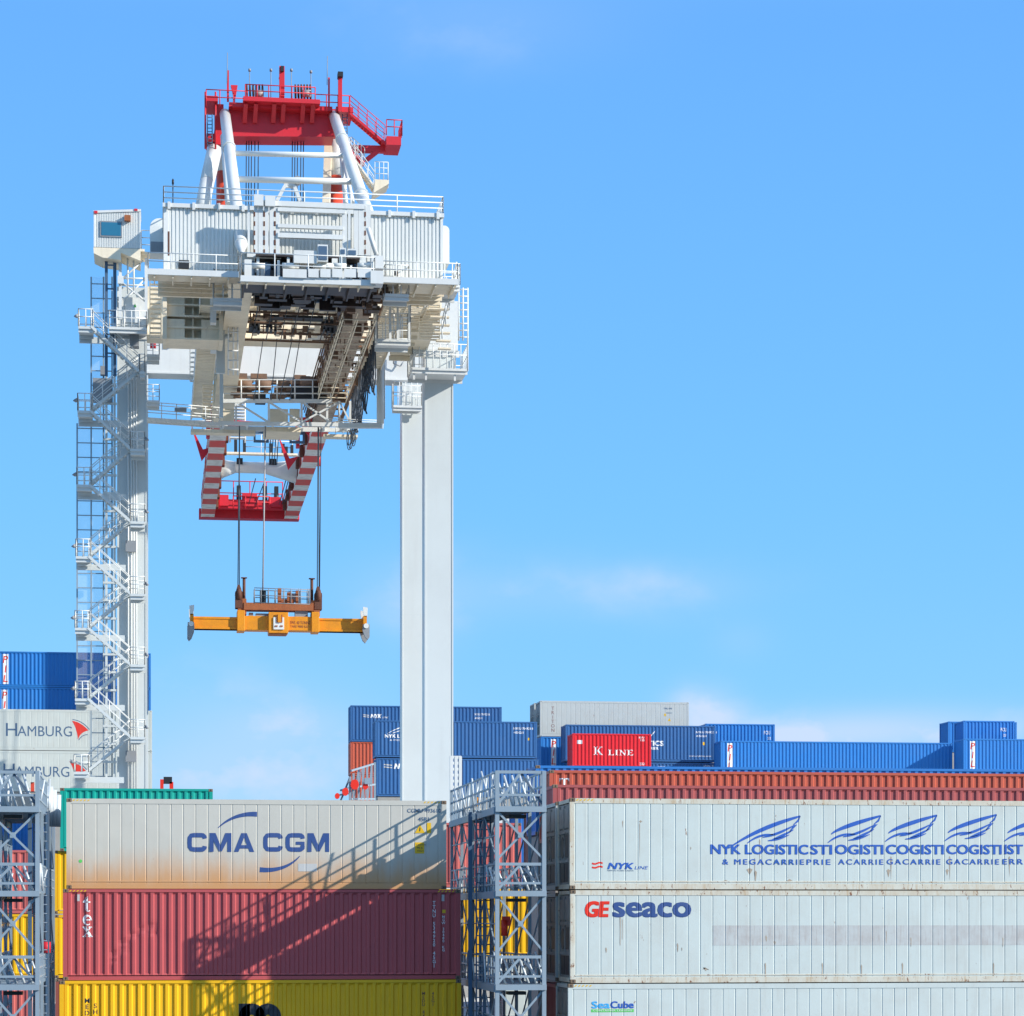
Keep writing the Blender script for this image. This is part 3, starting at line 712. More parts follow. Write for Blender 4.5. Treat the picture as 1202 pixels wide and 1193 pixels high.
# triton
YT=205
tri,xT,zT=row(634,0,822.5,YT,12.3,2.9,'box_triton','reefer','pale grey refrigerated container with brown letters in a column, highest on the far ship',FAR)
vtxt(tri,'reefer','TRITON',.27,X(649,YT)-xT,zt(833.5,649,YT)-zT,'ink_brown',step=1.32,off=.0)
decal('lettering',[sc([text_mesh('TRIU 890',.14,width=.7,offset=.02)],1,10.2,2.3)[0],sc([text_mesh('45R1',.12,width=.5)],1,10.4,1.95)[0]],'ink_slate',tri,'reefer',.012,(0,0))
decal('warning_sign',[rect2(10.25,1.75,10.40,1.95),poly2([(10.55,1.35),(10.8,1.35),(10.68,1.6)])],'ink_yellow',tri,'reefer',.012,(0,0))
cont(xT-.05,YT+2.9,zT+.05,12.3,2.9,'box_triton','reefer','end of a pale grey container just behind the one with brown letters',FAR)
p1=cont(xT+.05,YT-.1,zT-2.62,12.19,2.59,'box_pil','corr','bright blue container with white lettered panel, directly below the highest pale grey one',FAR)
pil(p1,X(646,YT)-xT,2.59)
# navy with wing
YG=201
nG,xG,zG=row(664,0,850.5,YG,12.19,2.9,'box_navy','corr','navy container with white lettering, behind the bright red one',FAR)
codes(nG,X(817,YG)-xG,2.3,1.7)
decal('lettering',[sc([text_mesh('LOGISTICS',.42,bold=.12,width=3.0)],1,X(779,YG)-xG-3.0,1.25)[0],sc([text_mesh('CARRIER',.22,bold=.12,width=1.4)],1,X(773,YG)-xG-1.4,.95)[0],sc([text_mesh('www.nykline.com',.16,width=1.8)],1,X(809,YG)-xG,.38)[0]],'ink_white',nG,'corr',.012,(0,0))
decal('emblem',[stroke2(bez((X(762,YG)-xG,1.9),(X(765,YG)-xG,2.1),(X(769,YG)-xG,2.45),6),[.02,.04,.06,.09,.08,.06,.02])],'ink_white',nG,'corr',.012,(0,0))
decal('warning_sign',[rect2(11.15,1.35,11.3,1.6)],'ink_yellow',nG,'corr',.012,(0,0))
nG2=cont(xG+.3,YG,zG-2.92,12.0,2.85,'box_navy','corr','navy container showing a thin strip with white lettering below the wide navy one',FAR)
codes(nG2,X(826,YG)-xG-.3,2.5,1.5)
decal('lettering',[rect2(X(768,YG)-xG,2.35,X(776,YG)-xG,2.55)],'ink_white',nG2,'corr',.012,(0,0))
# K LINE
YK=191
kl,xK,zK=row(672,0,861,YK,6.06,2.59,'box_red','corr','bright red twenty foot container with white capitals across its side',FAR)
ps,w=serif_word('K',.62); ps2,w2=serif_word('LINE',.42,.07)
pk=lambda p:X(p,YK)-xK
ps=sc(ps,1.0); 
decal('lettering',sc(ps,1.15,pk(697),.98,kz=1.0)+sc(ps2,(pk(744.5)-pk(714))/w2,pk(714),.96,kz=1.0),'ink_white',kl,'corr',.012,(0,0),.008)
decal('flag_mark',[rect2(pk(677.5),1.8,pk(683.5),2.08)],'ink_white',kl,'corr',.012,(0,0))
decal('lettering',[sc([text_mesh('KLFU',.14,offset=.03,width=.42)],1,pk(750),2.25)[0],sc([text_mesh('125',.14,offset=.03,width=.3)],1,pk(752),2.05)[0],sc([text_mesh('22G1',.2,offset=.03,width=.38)],1,pk(751),.22)[0]],'ink_white',kl,'corr',.012,(0,0))
cont(xK+.02,YK+.02,zK-2.62,6.06,2.59,'box_navy','corr','navy twenty foot container under the bright red one',FAR)
# right side PIL containers
YP=196
pJ,xJ,zJ=row(846,0,869.5,YP+1.3,18.9,2.59,'box_pil','corr','very long bright blue container with a white lettered panel at its left end',FAR)
pil(pJ,X(854,YP+1.3)-xJ,2.59)
pI,xI,zI=row(828,0,849.5,YG+3.2,5.8,2.59,'box_pil','corr','bright blue twenty foot container above the left end of the very long blue one',FAR)
decal('lettering',[sc([text_mesh('PCIU',.3,offset=.03,width=.5)],1,4.9,1.75)[0],sc([text_mesh('22',.2,offset=.03)],1,5.2,1.35)[0]],'ink_white',pI,'corr',.012,(0,0))
pL,xL,zL=row(1131,0,867,YP-1.5,12.19,2.59,'box_pil','corr','bright blue container with a white lettered panel at the right edge of the photo',FAR)
pil(pL,X(1139,YP-1.5)-xL,2.59)
pKK,xk,zk=row(1131,0,846,YP+2,4.25,2.59,'box_pil','corr','bright blue container on top of the one at the right edge of the photo',FAR)
decal('lettering',[sc([text_mesh('PCIU',.3,offset=.03,width=.5)],1,3.1,1.75)[0],sc([text_mesh('22',.2,offset=.03)],1,3.3,1.35)[0]],'ink_white',pKK,'corr',.012,(0,0))
cont(X(1113,YP+14),YP+14,zt(847,1113,YP+14)-2.59,6.06,2.59,'box_pil','corr','blue container end peeking out left of the rightmost top container',FAR)

# ------------------------------------------------------------------ the ship-to-shore crane
YN_, YF_ = 162.0, 177.4                    # near and far leg planes
CX = 8.15
QZ = 3.0                                   # quay level
crane=thing('gantry_crane',(CX,170,QZ),'huge white ship-to-shore gantry crane with red top frame and red striped boom','crane')
zb = Z0+35.4                               # underside of girders and boom
def P(px,py,Y):
    if px==0: px = 120 if (157.9<Y<158.1 or 160.4<Y<161.6) else 325    # only the height matters in these calls
    return W(px,py,Y)
LXn=[X(155,YN_), X(513.5,YN_)]
def leg(x,y,wx,wy,z0,z1,name='leg'):
    mb=MB(); mb.box(x-wx/2,x+wx/2,y-wy/2,y+wy/2,z0,z1)
    for sx in (-1,1):                       # corner seams and flange edges
        mb.box(x+sx*(wx/2-.02)-.045,x+sx*(wx/2-.02)+.045,y-wy/2-.03,y-wy/2,z0,z1)
    for zz_ in range(int(z0)+4,int(z1),9): mb.box(x-wx/2-.004,x+wx/2+.004,y-wy/2-.004,y+wy/2+.004,zz_,zz_+.03)
    return mb.build(name,'crane_leg',crane)
ztop_n=Z0+39.3
leg(LXn[0],YN_,1.78,1.7,QZ+1.5,ztop_n); leg(LXn[1],YN_,1.78,1.7,QZ+1.5,ztop_n)
leg(LXn[0]+.05,YF_,1.78,1.7,QZ+1.5,Z0+37.2); leg(LXn[1]+.1,YF_,1.9,1.7,QZ+1.5,Z0+37.2)
for x in LXn:
    mb=MB(); mb.box(x-.8,x+.8,YN_+.85,YF_-.85,QZ+2.5,QZ+4.6); mb.build('sill_beam','crane_white',crane)
    mb=MB()
    for y in (YN_,YF_):
        mb.box(x-3.2,x+3.2,y-.5,y+.5,QZ+.7,QZ+1.5)
        for dx in (-2.6,-1.6,-.6,.6,1.6,2.6): mb.tube((x+dx,y-.2,QZ+.4),(x+dx,y+.2,QZ+.4),.38,14)
    mb.build('wheel_bogie','mech_blue',crane)
# flared foot of the far right leg showing beside the near one
mb=MB(); xf=LXn[1]+.1
mb.prism([(xf+.95,Z0+2),(xf+1.7,Z0+6),(xf+1.9,Z0+11.3),(xf+.95,Z0+22)],YF_+1,YF_+1.4); mb.build('gusset','crane_white',crane)
# far portal beam
mb=MB(); za,zb_=Z0+37.2,Z0+39.5
mb.box(LXn[0]-.9,LXn[1]+1.0,YF_-.9,YF_+.9,za,zb_)
mb.box(LXn[0]-.9,LXn[1]+1.0,YF_-1.0,YF_-.9,za,za+.12); mb.box(LXn[0]-.9,LXn[1]+1.0,YF_-1.0,YF_-.9,zb_-.12,zb_)
mb.build('portal_beam','crane_white',crane)
mb=MB(); mb.rail((LXn[0],YF_-.8,zb_),(LXn[1]+.5,YF_-.8,zb_),1.1,1.5); mb.rail((LXn[0],YF_+.8,zb_),(LXn[1]+.5,YF_+.8,zb_),1.1,1.5); mb.build('railing','rail_white',crane)
# near portal beam (seen from below, stiffened)
mb=MB(); xa,xb2=LXn[0]-.9,LXn[1]+.9; y0,y1=YN_-1.2,YN_+1.2; za,zc2=Z0+36.3,Z0+39.3
mb.box(LXn[0]+.9,LXn[1]-.9,y0,y1,za,zc2)
mb.build('portal_beam','crane_under_shade',crane)
# under-house support panel left (stiffened box with cut-outs)
def support(xl,xr,y,zlo,zhi,name='support_frame'):
    mb=MB(); n=4; h=(zhi-zlo)/n
    mb.box(xl-.25,xl,y-.3,y+2.5,zlo-.1,zhi+.3); mb.box(xr,xr+.25,y-.3,y+2.5,zlo-.1,zhi+.3)
    for i in range(n+1): mb.box(xl,xr,y-.1+i*.0,y+2.5,zlo+i*h-.05,zlo+i*h+.05)
    for i in range(n):
        t=(xr-xl)*.34
        mb.box(xl,xl+t,y,y+.08,zlo+i*h+.05,zlo+(i+1)*h-.05-.12*(i%2)); mb.box(xr-t,xr,y,y+.08,zlo+i*h+.05,zlo+(i+1)*h-.05-.12*(i%2))
        mb.box(xl+(xr-xl)*.48,xl+(xr-xl)*.52,y+.3,y+.62,zlo+i*h+.05,zlo+(i+1)*h-.05)
    mb.box(xl,xr,y+.62,y+.72,zlo,zhi)
    return mb.build(name,'crane_under_shade',crane)
Ys=152.
support(X(196,Ys),X(257,Ys),Ys,P(220,398,Ys).z,P(220,345,Ys).z)
mb=MB(); mb.box(X(192,Ys),X(262,Ys),Ys-.9,Ys+3,P(220,344,Ys).z,P(220,331,Ys).z)
mb.box(X(468,Ys),X(514,Ys),Ys-.9,Ys+3,P(490,352,Ys).z,P(490,333,Ys).z); mb.each('support_beam','crane_white',crane)
# slanted bracket right: wide box strut from girder to the right leg
mb=MB()
a=P(489,350,Ys); b=P(470,405,Ys+9)
mb.beam(P(497,349,Ys+.3)+Vector((0,0,-.2)), P(478,410,Ys+8), 2.2,1.0); mb.build('bracket','crane_under_shade',crane)
mb=MB()
for i in range(8):
    t=i/7; c=P(497,349,Ys+.2).lerp(P(478,410,Ys+7.8),t); mb.box(c.x-1.15,c.x+.2,c.y-.05,c.y+.05,c.z-.75,c.z-.45)
mb.each('stiffener','crane_under_shade',crane)

# --- girders and boom
GL=(4.05,5.45); GR=(11.15,12.5)
BL=(4.0,5.2); BR=(11.35,12.55)
def boxbeam(x0,x1,y0,y1,z0,z1,mat,name):
    mb=MB(); mb.box(x0+.08,x1-.08,y0+.05,y1-.05,z0+.05,z1-.05); mb.box(x0,x1,y0,y1,z0,z0+.06); mb.box(x0,x1,y0,y1,z1-.06,z1)
    y=y0
    while y<y1: mb.box(x0+.03,x1-.03,y,y+.05,z0+.06,z1-.06); y+=2.2
    return mb.build(name,mat,crane)
boxbeam(*GL,142.3,185,zb,zb+1.9,'crane_under_shade','girder'); boxbeam(*GR,142.3,185,zb,zb+1.9,'girder_dirty','girder')
boxbeam(*BL,185.2,227.5,zb,zb+1.7,'boom_stripes','boom_girder'); boxbeam(*BR,185.2,227.5,zb,zb+1.7,'boom_stripes','boom_girder')
# brackets along the inner flank of the right boom girder
mb=MB()
for i in range(8):
    y=187+i*5.2; mb.box(BR[0]-.28,BR[0],y,y+1.1,zb+.25,zb+1.05); mb.box(BL[1],BL[1]+.25,y,y+1.1,zb+.25,zb+1.05)
mb.each('rail_bracket','rust_dark',crane)
mb=MB(); mb.box(BL[0]-.15,BR[1]+.15,227.5,228.9,zb-.05,zb+.75); mb.box(BL[1],BR[0],226.8,227.4,zb+.9,zb+1.2)
mb.box(BL[1],BR[0],225.9,226.7,zb+.55,zb+1.35); mb.box(7.6,8.9,225.7,227.4,zb+.75,zb+1.9); mb.box(9.9,11,225.7,227.2,zb+.75,zb+1.6); mb.box(5.6,6.4,225.7,227.2,zb+.75,zb+1.7); mb.build('boom_tip_beam','crane_red',crane)
mb=MB(); mb.rail((BL[1]+.2,226.2,zb+.9),(BR[0]-.2,226.2,zb+.9),2.1,1.6,.045,(1,.5)); mb.rail((6.8,225.6,zb+.5),(10,225.6,zb+.5),1.1,1.2,.05); mb.build('railing','crane_red',crane)
mb=MB()
for x in (7.3,9.6,10.6): mb.box(x-.18,x+.18,226,226.8,zb+1.0,zb+2.6); mb.tube((x-.2,226.3,zb+1.6),(x+.2,226.3,zb+1.6),.42,14)
mb.each('sheave','black',crane)
# tie beam across the boom
yt=207.5
mb=MB(); mb.tube((BL[1],yt,zb+.95),(BR[0],yt,zb+.95),.46,18); mb.tube((BR[0]-2.4,yt,zb+.9),(BR[0],yt,zb+.7),.46,18,.95); mb.tube((BL[1],yt,zb+.8),(BL[1]+1.2,yt,zb+.95),.8,18,.46)
mb.build('tie_beam','crane_white',crane)
mb=MB(); mb.box(BL[1],BR[0],yt-1.6,yt-.9,zb+1.75,zb+1.9); mb.build('walkway','crane_under_shade',crane)
mb=MB(); mb.rail((BL[1]+2,yt-1.3,zb+1.9),(BR[0]-.4,yt-1.3,zb+1.9),1.5,1.2,.035,(1,.66,.33)); mb.build('railing','rail_white',crane)
mb=MB()
for x in (6.4,7.1,9.2,10.2,10.45,10.9): mb.box(x-.12,x+.12,yt-1.6,yt-1.2,zb+1.9,zb+2.3+.9*((x*7)%1)); 
mb.box(6.5,7.0,yt-.6,yt-.5,zb+1.1,zb+1.6); mb.box(9.1,9.7,yt-.65,yt-.55,zb+1.1,zb+1.6); mb.each('sheave','black',crane)
# fins, lamps on the boom hinge
mb=MB()
for xx,y in ((BL[0]-.25,190),(BR[0]-.8,193)):
    mb.prism_x([(y,zb+.1),(y+1.0,zb+.1),(y+1.6,zb+2.1),(y-.2,zb+1.0)],xx,xx+.25)
    mb.prism([(xx-1.0,zb+2.4),(xx-.2,zb-.3),(xx+.6,zb+.8),(xx-.1,zb+.6)],y+8,y+8.2)
mb.prism([(BR[0]-1.2,zb+.9),(BR[0]+.3,zb+1.0),(BR[0]-.3,zb-.4)],186,186.3)
mb.prism([(BL[1]-.1,zb+.4),(BL[1]+2.5,zb+.5),(BL[1]+2.5,zb+.7),(BL[1]+.4,zb+.8)],187,187.4)
mb.tube((BR[1]+.02,203,zb+.9),(BR[1]+.45,203,zb+.9),.5,14)
mb.each('hinge_plate','crane_red',crane)
# caged ladder strip inside the left boom girder
mb=MB()
for i in range(14):
    z=zb+.1+i*.24; mb.box(5.5,6.6,190.5-.3+i*.0,190.9,z,z+.07)
mb.tube((5.5,190.5,zb-.2),(5.5,190.5,zb+3.4),.07); mb.tube((6.6,190.5,zb-.2),(6.6,190.5,zb+3.4),.07); mb.build('ladder','rail_white',crane)
# rope guides below the trolley end
mb=MB()
for x in (7.1,9.7):
    mb.box(x,x+1.1,186.5,186.8,zb-.2,zb+.05); mb.box(x,x+.14,186.5,186.8,zb-.7,zb-.2); mb.box(x+.96,x+1.1,186.5,186.8,zb-.7,zb-.2); mb.box(x,x+1.1,186.5,186.8,zb-.85,zb-.7)
mb.build('rope_guide','mech_blue',crane)

# --- near end of the girders: cross structure and dark machinery
mb=MB(); yA,yB=141,149.5
for y in (141.2,143.4,145.8,148.2): mb.box(GL[1],GR[0],y,y+.3,zb+.7,zb+1.1)
for i in range(12):
    x=GL[1]+.25+i*.47; mb.box(x,x+.07,141,149,zb+.5,zb+.62)
mb.box(GL[1],GR[0],140.2,148.4,zb+.75,zb+.85)
mb.build('machinery_floor','greasy',crane)
mb=MB(); rg=random.Random(4)
for i in range(60):
    x=rg.uniform(GL[1]+.1,GR[1]-.3); y=rg.uniform(140.0,147.6); w=rg.uniform(.15,1.2); h=rg.uniform(.2,.9)
    mb.box(x,x+w,y,y+rg.uniform(.2,.9),zb-.30-.25*rg.random(),zb-.3+h)
for i in range(8):
    x=rg.uniform(GL[1]+.3,GR[0]-1); y=rg.uniform(141.5,147.5); mb.tube((x,y,zb+.45),(x+.7,y,zb+.45),rg.uniform(.15,.3),12)
for i in range(16):
    x=GL[1]+.2+i*.36; mb.tube((x,141.1,zb+.35+.2*rg.random()),(x+rg.uniform(-.2,.2),148.8,zb+.3+.2*rg.random()),.035,6)
mb.each('hoist_machinery','greasy',crane)
mb=MB()
for i in range(18):
    x=rg.uniform(GL[1]+.2,GR[0]-.3); y=rg.uniform(141.3,148.3); mb.box(x,x+rg.uniform(.1,.5),y,y+.3,zb+.1,zb+.5+rg.random()*.15)
for y in (142.2,144.6,147): mb.beam((GL[1]+.2,y,zb+.15),(GR[0]-.2,y+.3,zb+.2),.10)
mb.each('hoist_bracket','mech_blue',crane)
# beige floor with openings
mb=MB(); y=149.6
for y0_,y1_ in ((149.6,151.0),(151.5,152.6),(153.6,155.0),(156.6,157.8)): mb.box(GL[1],GR[0],y0_,y1_,zb+.55,zb+.7)
for x in (5.9,7.3,8.2,9.6,10.6): mb.box(x,x+.3,149.6,157.8,zb+.35,zb+.55)
mb.each('floor_plate','crane_under_shade',crane)
mb=MB(); mb.box(6.7,9.9,152.0,152.9,zb+.2,zb+.34)
for x in (5.6,6.6,10.0): 
    for k in range(3): mb.box(x+.25*k,x+.12+.25*k,153.5,154.6,zb-.1-.1*k,zb+.34)
mb.box(10.1,11.0,153,155,zb+.0,zb+.34); mb.box(5.6,6.2,154,156,zb+.1,zb+.34); mb.each('winch','black',crane)
mb=MB()
for i in range(48):
    x=rg.uniform(GL[1]+.1,GR[0]-.5); y=rg.choice((149.8,151.2,152.4,154.2,155.6,156.8))+rg.uniform(-.3,.3); z=zb+rg.uniform(-.15,.35)
    if i%3: mb.box(x,x+rg.uniform(.06,.35),y,y+rg.uniform(.1,.4),z,zb+.5)
    else: mb.box(x,x+rg.uniform(.5,1.8),y,y+.08,z,z+.07)
mb.each('hoist_fitting','rusty',crane)
mb=MB()
for y in (150.6,153.2,155.8,157.9): mb.beam((GL[1],y,zb+.12),(GR[0],y+.1,zb+.12),.09,.12)
mb.each('cross_tie','rusty',crane)
mb=MB()
for k in range(7):
    x=GL[1]+.5+k*.8; mb.tube((x,141,zb-.1),(x+.1*((k%3)-1),157.5,zb+.05),.03,6)
mb.each('cable','black',crane)
# rusty gear on the inside of the right girder: pipes, frames, cages
mb=MB()
for i in range(90):
    y=rg.uniform(142,184); x=GR[0]-rg.uniform(0.03,.6); z=zb+rg.uniform(-.2,1.2)
    mb.box(x,x+rg.uniform(.06,.25),y,y+rg.uniform(.2,1.4),z,z+rg.uniform(.08,.45))
for k in range(6):
    z=zb+.1+.2*k; mb.tube((GR[0]-.2-.08*k,143,z),(GR[0]-.2-.08*k,184,z),.045,6)
mb.build('cable_tray','rusty',crane)
mb=MB()
for i in range(70):
    y=rg.uniform(142,176); x=rg.uniform(GR[0]-.3,GR[1]+.5); z=zb-rg.uniform(.05,.75)
    if rg.random()<.5: mb.box(x,x+rg.uniform(.05,.5),y,y+rg.uniform(.08,.5),z,zb-.005)
    else: mb.box(x,x+.06,y,y+.06,z,zb-.005)
mb.each('cable_clamp','rusty',crane)
mb=MB()
for xx in (GR[0]-.35,GR[0]+.5,GR[1]+.2):
    for zz_ in (zb-.35,zb-.75): mb.beam((xx,148,zz_),(xx,172,zz_),.06)
y=148
while y<172:
    mb.beam((GR[0]-.35,y,zb-.75),(GR[1]+.2,y,zb-.75),.05); mb.beam((GR[0]-.35,y,zb-.75),(GR[0]-.35,y,zb+.2),.05); mb.beam((GR[1]+.2,y,zb-.75),(GR[1]+.2,y,zb),.05); y+=1.6
mb.build('cable_cage','crane_under_shade',crane)
# frame work hanging below / outside the right girder (cages, festoon rail)
mb=MB()
mb.beam((13.3,142,zb+.5),(13.3,186,zb+.5),.18,.26); mb.beam((14.3,150,zb+.4),(14.3,165,zb+.4),.1,.3)
y=143
while y<186: mb.beam((GR[1],y,zb+.5),(13.3,y,zb+.5),.12); y+=2.5
mb.build('festoon_rail','rusty',crane)
mb=MB(); y=157.0; 
for i in range(15):
    y0_=y; y1_=y+1.15; d=rg.uniform(1.9,3.3); n=14
    pts=[Vector((13.3+.05*math.sin(k),y0_+(y1_-y0_)*k/n,zb+.3-d*(1-((2*k/n)-1)**2)**.5)) for k in range(n+1)]
    mb.path(pts,.045,5); pts2=[p+Vector((.12,.1,-.15 if 0<j<n else 0)) for j,p in enumerate(pts)]; mb.path(pts2,.045,5)
    y+=1.2
mb.build('festoon_cable','rope',crane)
# walkway with open grating to the right of the girder, seen from below
def walkway(p,q,w,side=Vector((1,0,0)),mat='crane_under_shade',rails=(1,),h=1.1,step=1.4,name='walkway',slat=.45,railmat='rail_white'):
    p=Vector(p);q=Vector(q); L=(q-p).length; mb=MB(); d=(q-p).normalized()
    n=max(1,int(L/slat))
    for i in range(n): 
        c=p+d*(L*(i+.5)/n); mb.beam(c,c+side*w,slat*.62 if abs(d.z)<.1 else .28,.05)
    mb.beam(p,q,.06,.22); mb.beam(p+side*w,q+side*w,.06,.22)
    o=mb.build(name,mat,crane)
    mr=MB()
    if 0 in rails: mr.rail(p,q,h,step)
    if 1 in rails: mr.rail(p+side*w,q+side*w,h,step)
    if mr.v: mr.build('railing',railmat,crane)
    return o
walkway((13.2,144,zb+.1),(13.2,165,zb+.1),1.25)
walkway((14.6,150,zb+.6),(14.6,158,zb+.6),1.3)
walkway((2.6,150,zb+.3),(2.6,184,zb+.3),1.2,rails=(0,))
# left side hanging frame next to girder
mb=MB(); mb.box(3.35,4.0,156,157,zb-1.0,zb+2.0); mb.box(3.2,3.55,150.5,151.2,zb-.6,zb+2.2)
mb.each('bracket','crane_white',crane)

# --- machinery house
Yh0,Yh1=142.0,147.4
hx0,hx1=X(192,Yh0),X(520,Yh0); hz0=P(300,320,Yh0).z; hz1=P(300,243,Yh0).z
def ribbed(mb,x0,x1,y,z0,z1,pitch=.30,d=.05):
    n=int((x1-x0)/pitch); vs=[]; fs=[]
    pitch=(x1-x0)/n
    xs=[]
    for i in range(n):
        a=x0+i*pitch; xs+= [(a,y),(a+pitch*.55,y),(a+pitch*.65,y+d),(a+pitch*.9,y+d)]
    xs.append((x1,y))
    vs=[(x,yy,z0) for x,yy in xs]+[(x,yy,z1) for x,yy in xs]; n=len(xs)
    mb.add(vs,[(i,i+1,n+i+1,n+i) for i in range(n-1)])
house=MB(); ribbed(house,hx0+.25,hx1-.15,Yh0,hz0,hz1-.2,.215,.05)
house.box(hx0,hx0+.25,Yh0-.03,Yh0+.3,hz0,hz1-.1); house.box(hx1-.15,hx1,Yh0-.03,Yh0+.3,hz0,hz1-.1)
house.box(hx0+.02,hx0+.1,Yh0+.3,Yh1,hz0,hz1-.1); house.box(hx1-.1,hx1-.02,Yh0+.3,Yh1,hz0,hz1-.1); house.box(hx0,hx1,Yh1,Yh1+.1,hz0,hz1-.1)
hs=house.build('machinery_house','crane_house',crane)
mb=MB(); mb.box(hx0-.05,hx1+.05,Yh0-.15,Yh1+.15,hz1-.22,hz1); mb.box(hx0+3,hx0+3.1,Yh0-.3,Yh0-.15,hz1-.3,hz1+.05)
for i in range(12):
    x=hx0+.3+i*(hx1-hx0-.6)/11; mb.box(x-.08,x+.08,Yh0-.22,Yh0-.15,hz1-.34,hz1+.05)
mb.build('roof','crane_white',hs)
for a_,b_ in ((hx0-.3,GL[0]),(GR[1],hx1+.3)):
    mb=MB(); mb.box(a_,b_,Yh0-.2,Yh1+.1,hz0-.2,hz0-.02)
    for q in range(5): mb.box(a_,b_,Yh0+.2+q,Yh0+.3+q,hz0-.45,hz0-.2)
    mb.build('floor','crane_under_shade',hs)
mb=MB(); mb.box(X(210,Yh0),X(222,Yh0),Yh0-.09,Yh0-.03,P(216,316,Yh0).z,P(216,306,Yh0).z); mb.build('vent','black',hs)
mb=MB(); mb.box(X(197,Yh0),X(199,Yh0),Yh0-.04,Yh0-.01,P(198,300,Yh0).z,P(198,272,Yh0).z); mb.build('rust_strip','rust_dark',hs)
mb=MB(); mb.rail((hx0,Yh0,hz1),(hx1,Yh0,hz1),.95,2.45,.035,(1,.66,.33)); mb.rail((hx0,Yh0,hz1),(hx0,Yh1,hz1),.95,2.4,.035); mb.rail((hx1,Yh0,hz1),(hx1,Yh1,hz1),.95,1.0,.035,(1,.66,.33)); mb.rail((hx0,Yh1,hz1),(hx1,Yh1,hz1),.95,2.45,.035,(1,.66,.33))
mb.build('railing','rail_white',hs)
mb=MB(); x=X(203,Yh0); mb.tube((x,Yh0+.1,hz1),(x,Yh0+.1,hz1+1.4),.03); mb.tube((x,Yh0+.1,hz1+1.1),(x,Yh0+.1,hz1+1.35),.06); mb.build('antenna','black',crane)
def duct(x0,x1,zlo,zhi,y,mat,flip):
    mb=MB(); r=(x1-x0)*.7; a=[(x0+r-r*math.cos(R(t)),zhi-r+r*math.sin(R(t))) for t in range(0,91,15)] if not flip else [(x1-r+r*math.cos(R(t)),zhi-r+r*math.sin(R(t))) for t in range(90,-1,-15)]
    poly=[(x0,zlo)]+a+[(x1,zhi),(x1,zlo)] if not flip else [(x0,zlo),(x0,zhi)]+a+[(x1,zlo)]
    mb.prism(poly,y,y+1.6); return mb.build('air_duct',mat,crane)
duct(X(176,147),X(192,147),P(180,296,147).z,P(180,256,147).z,147,'crane_house',False)
mb=MB(); mb.box(X(177,147),X(192,147),146.95,147,P(180,296,147).z,P(180,284,147).z); mb.build('panel','grey_box',crane)
duct(X(519.5,146),X(527.5,146),P(523,309,146).z,P(523,265,146).z,146,'crane_house',True)
# walkways in front of the house
def plat(xl,xr,pyd,Y,depth,rail_h=1.0,ends=True,step=1.2,name='platform'):
    x0,x1=X(xl,Y),X(xr,Y); z=P((xl+xr)/2,pyd,Y).z
    mb=MB(); mb.box(x0,x1,Y,Y+depth,z-.12,z-.02); mb.box(x0-.03,x1+.03,Y-.05,Y,z-.22,z+.12)
    x=x0+.3
    while x<x1: mb.box(x,x+.07,Y+.02,Y+depth,z-.34,z-.12); x+=1.0
    o=mb.build(name,'crane_under_shade',crane)
    m2=MB(); m2.box(x0-.03,x1+.03,Y-.08,Y-.055,z-.2,z+.12); m2.build('kick_plate','crane_white',o)
    mr=MB(); mr.rail((x0,Y,z),(x1,Y,z),rail_h,step)
    if ends: mr.rail((x0,Y,z),(x0,Y+depth,z),rail_h,step); mr.rail((x1,Y,z),(x1,Y+depth,z),rail_h,step)
    mr.build('railing','rail_white',o)
    return o
plat(174,280,320,140.3,1.7); plat(441,537,329,140.8,2.6)
# front working platform with panels, cabinets
plat(283,440,329,137.6,.9,1.35,step=1.6)
mb=MB(); mb.box(X(286,138.6),X(438,138.6),138.6,141.9,P(360,331,137.6).z+.35,P(360,331,137.6).z+.45)
for q in range(7): mb.box(X(286,138.6)+q*1.15,X(286,138.6)+q*1.15+.1,138.6,141.9,P(360,331,137.6).z+.05,P(360,331,137.6).z+.35)
mb.build('grating_floor','greasy',crane)
mb=MB(); z=P(360,329,137.5).z
for a,b in ((332,360),(362,374),(376,388),(390,402),(404,418),(420,436)):
    mb.box(X(a,137.4),X(b,137.4),137.40,137.45,P(a,325.5,137.4).z,P(a,315.5,137.4).z)
mb.box(X(435,137.3),X(450,137.3),137.25,138.2,P(440,333,137.3).z,P(440,318,137.3).z)
mb.box(X(345,138.5),X(372,138.5),138.5,139.3,P(440,312,138.5).z,P(440,297,138.5).z)
mb.box(X(436,138.5),X(450,138.5),138.5,139.3,P(440,315,138.5).z,P(440,300,138.5).z); mb.each('panel','crane_white',crane)
for a,b,t,u in ((373,385,287,307),(399,406,291,300),(408,419,292,301)):
    mb=MB(); mb.box(X(a,138.4),X(b,138.4),138.4,138.7,P(a,u,138.4).z,P(a,t,138.4).z); o=mb.build('control_cabinet','crane_white',crane)
    mb=MB(); mb.box(X(a+1.2,138.4),X(b-1.2,138.4),138.36,138.40,P(a,u-2,138.4).z,P(a,t+2,138.4).z); mb.build('window','mech_blue' if a!=373 else 'mech_blue',o)
mb=MB()
for i in range(30):
    a=rg.uniform(288,434); y=rg.uniform(139.2,141.2); mb.box(X(a,y),X(a,y)+rg.uniform(.1,.3),y,y+.3,P(a,326,y).z,P(a,326-rg.uniform(4,20),y).z)
mb.each('equipment','mech_blue',crane)
mb=MB()
for i in range(34):
    a=rg.uniform(285,436); y=rg.uniform(138.9,141.4); mb.box(X(a,y),X(a,y)+rg.uniform(.08,.4),y,y+.3,P(a,327,y).z,P(a,327-rg.uniform(8,30),y).z)
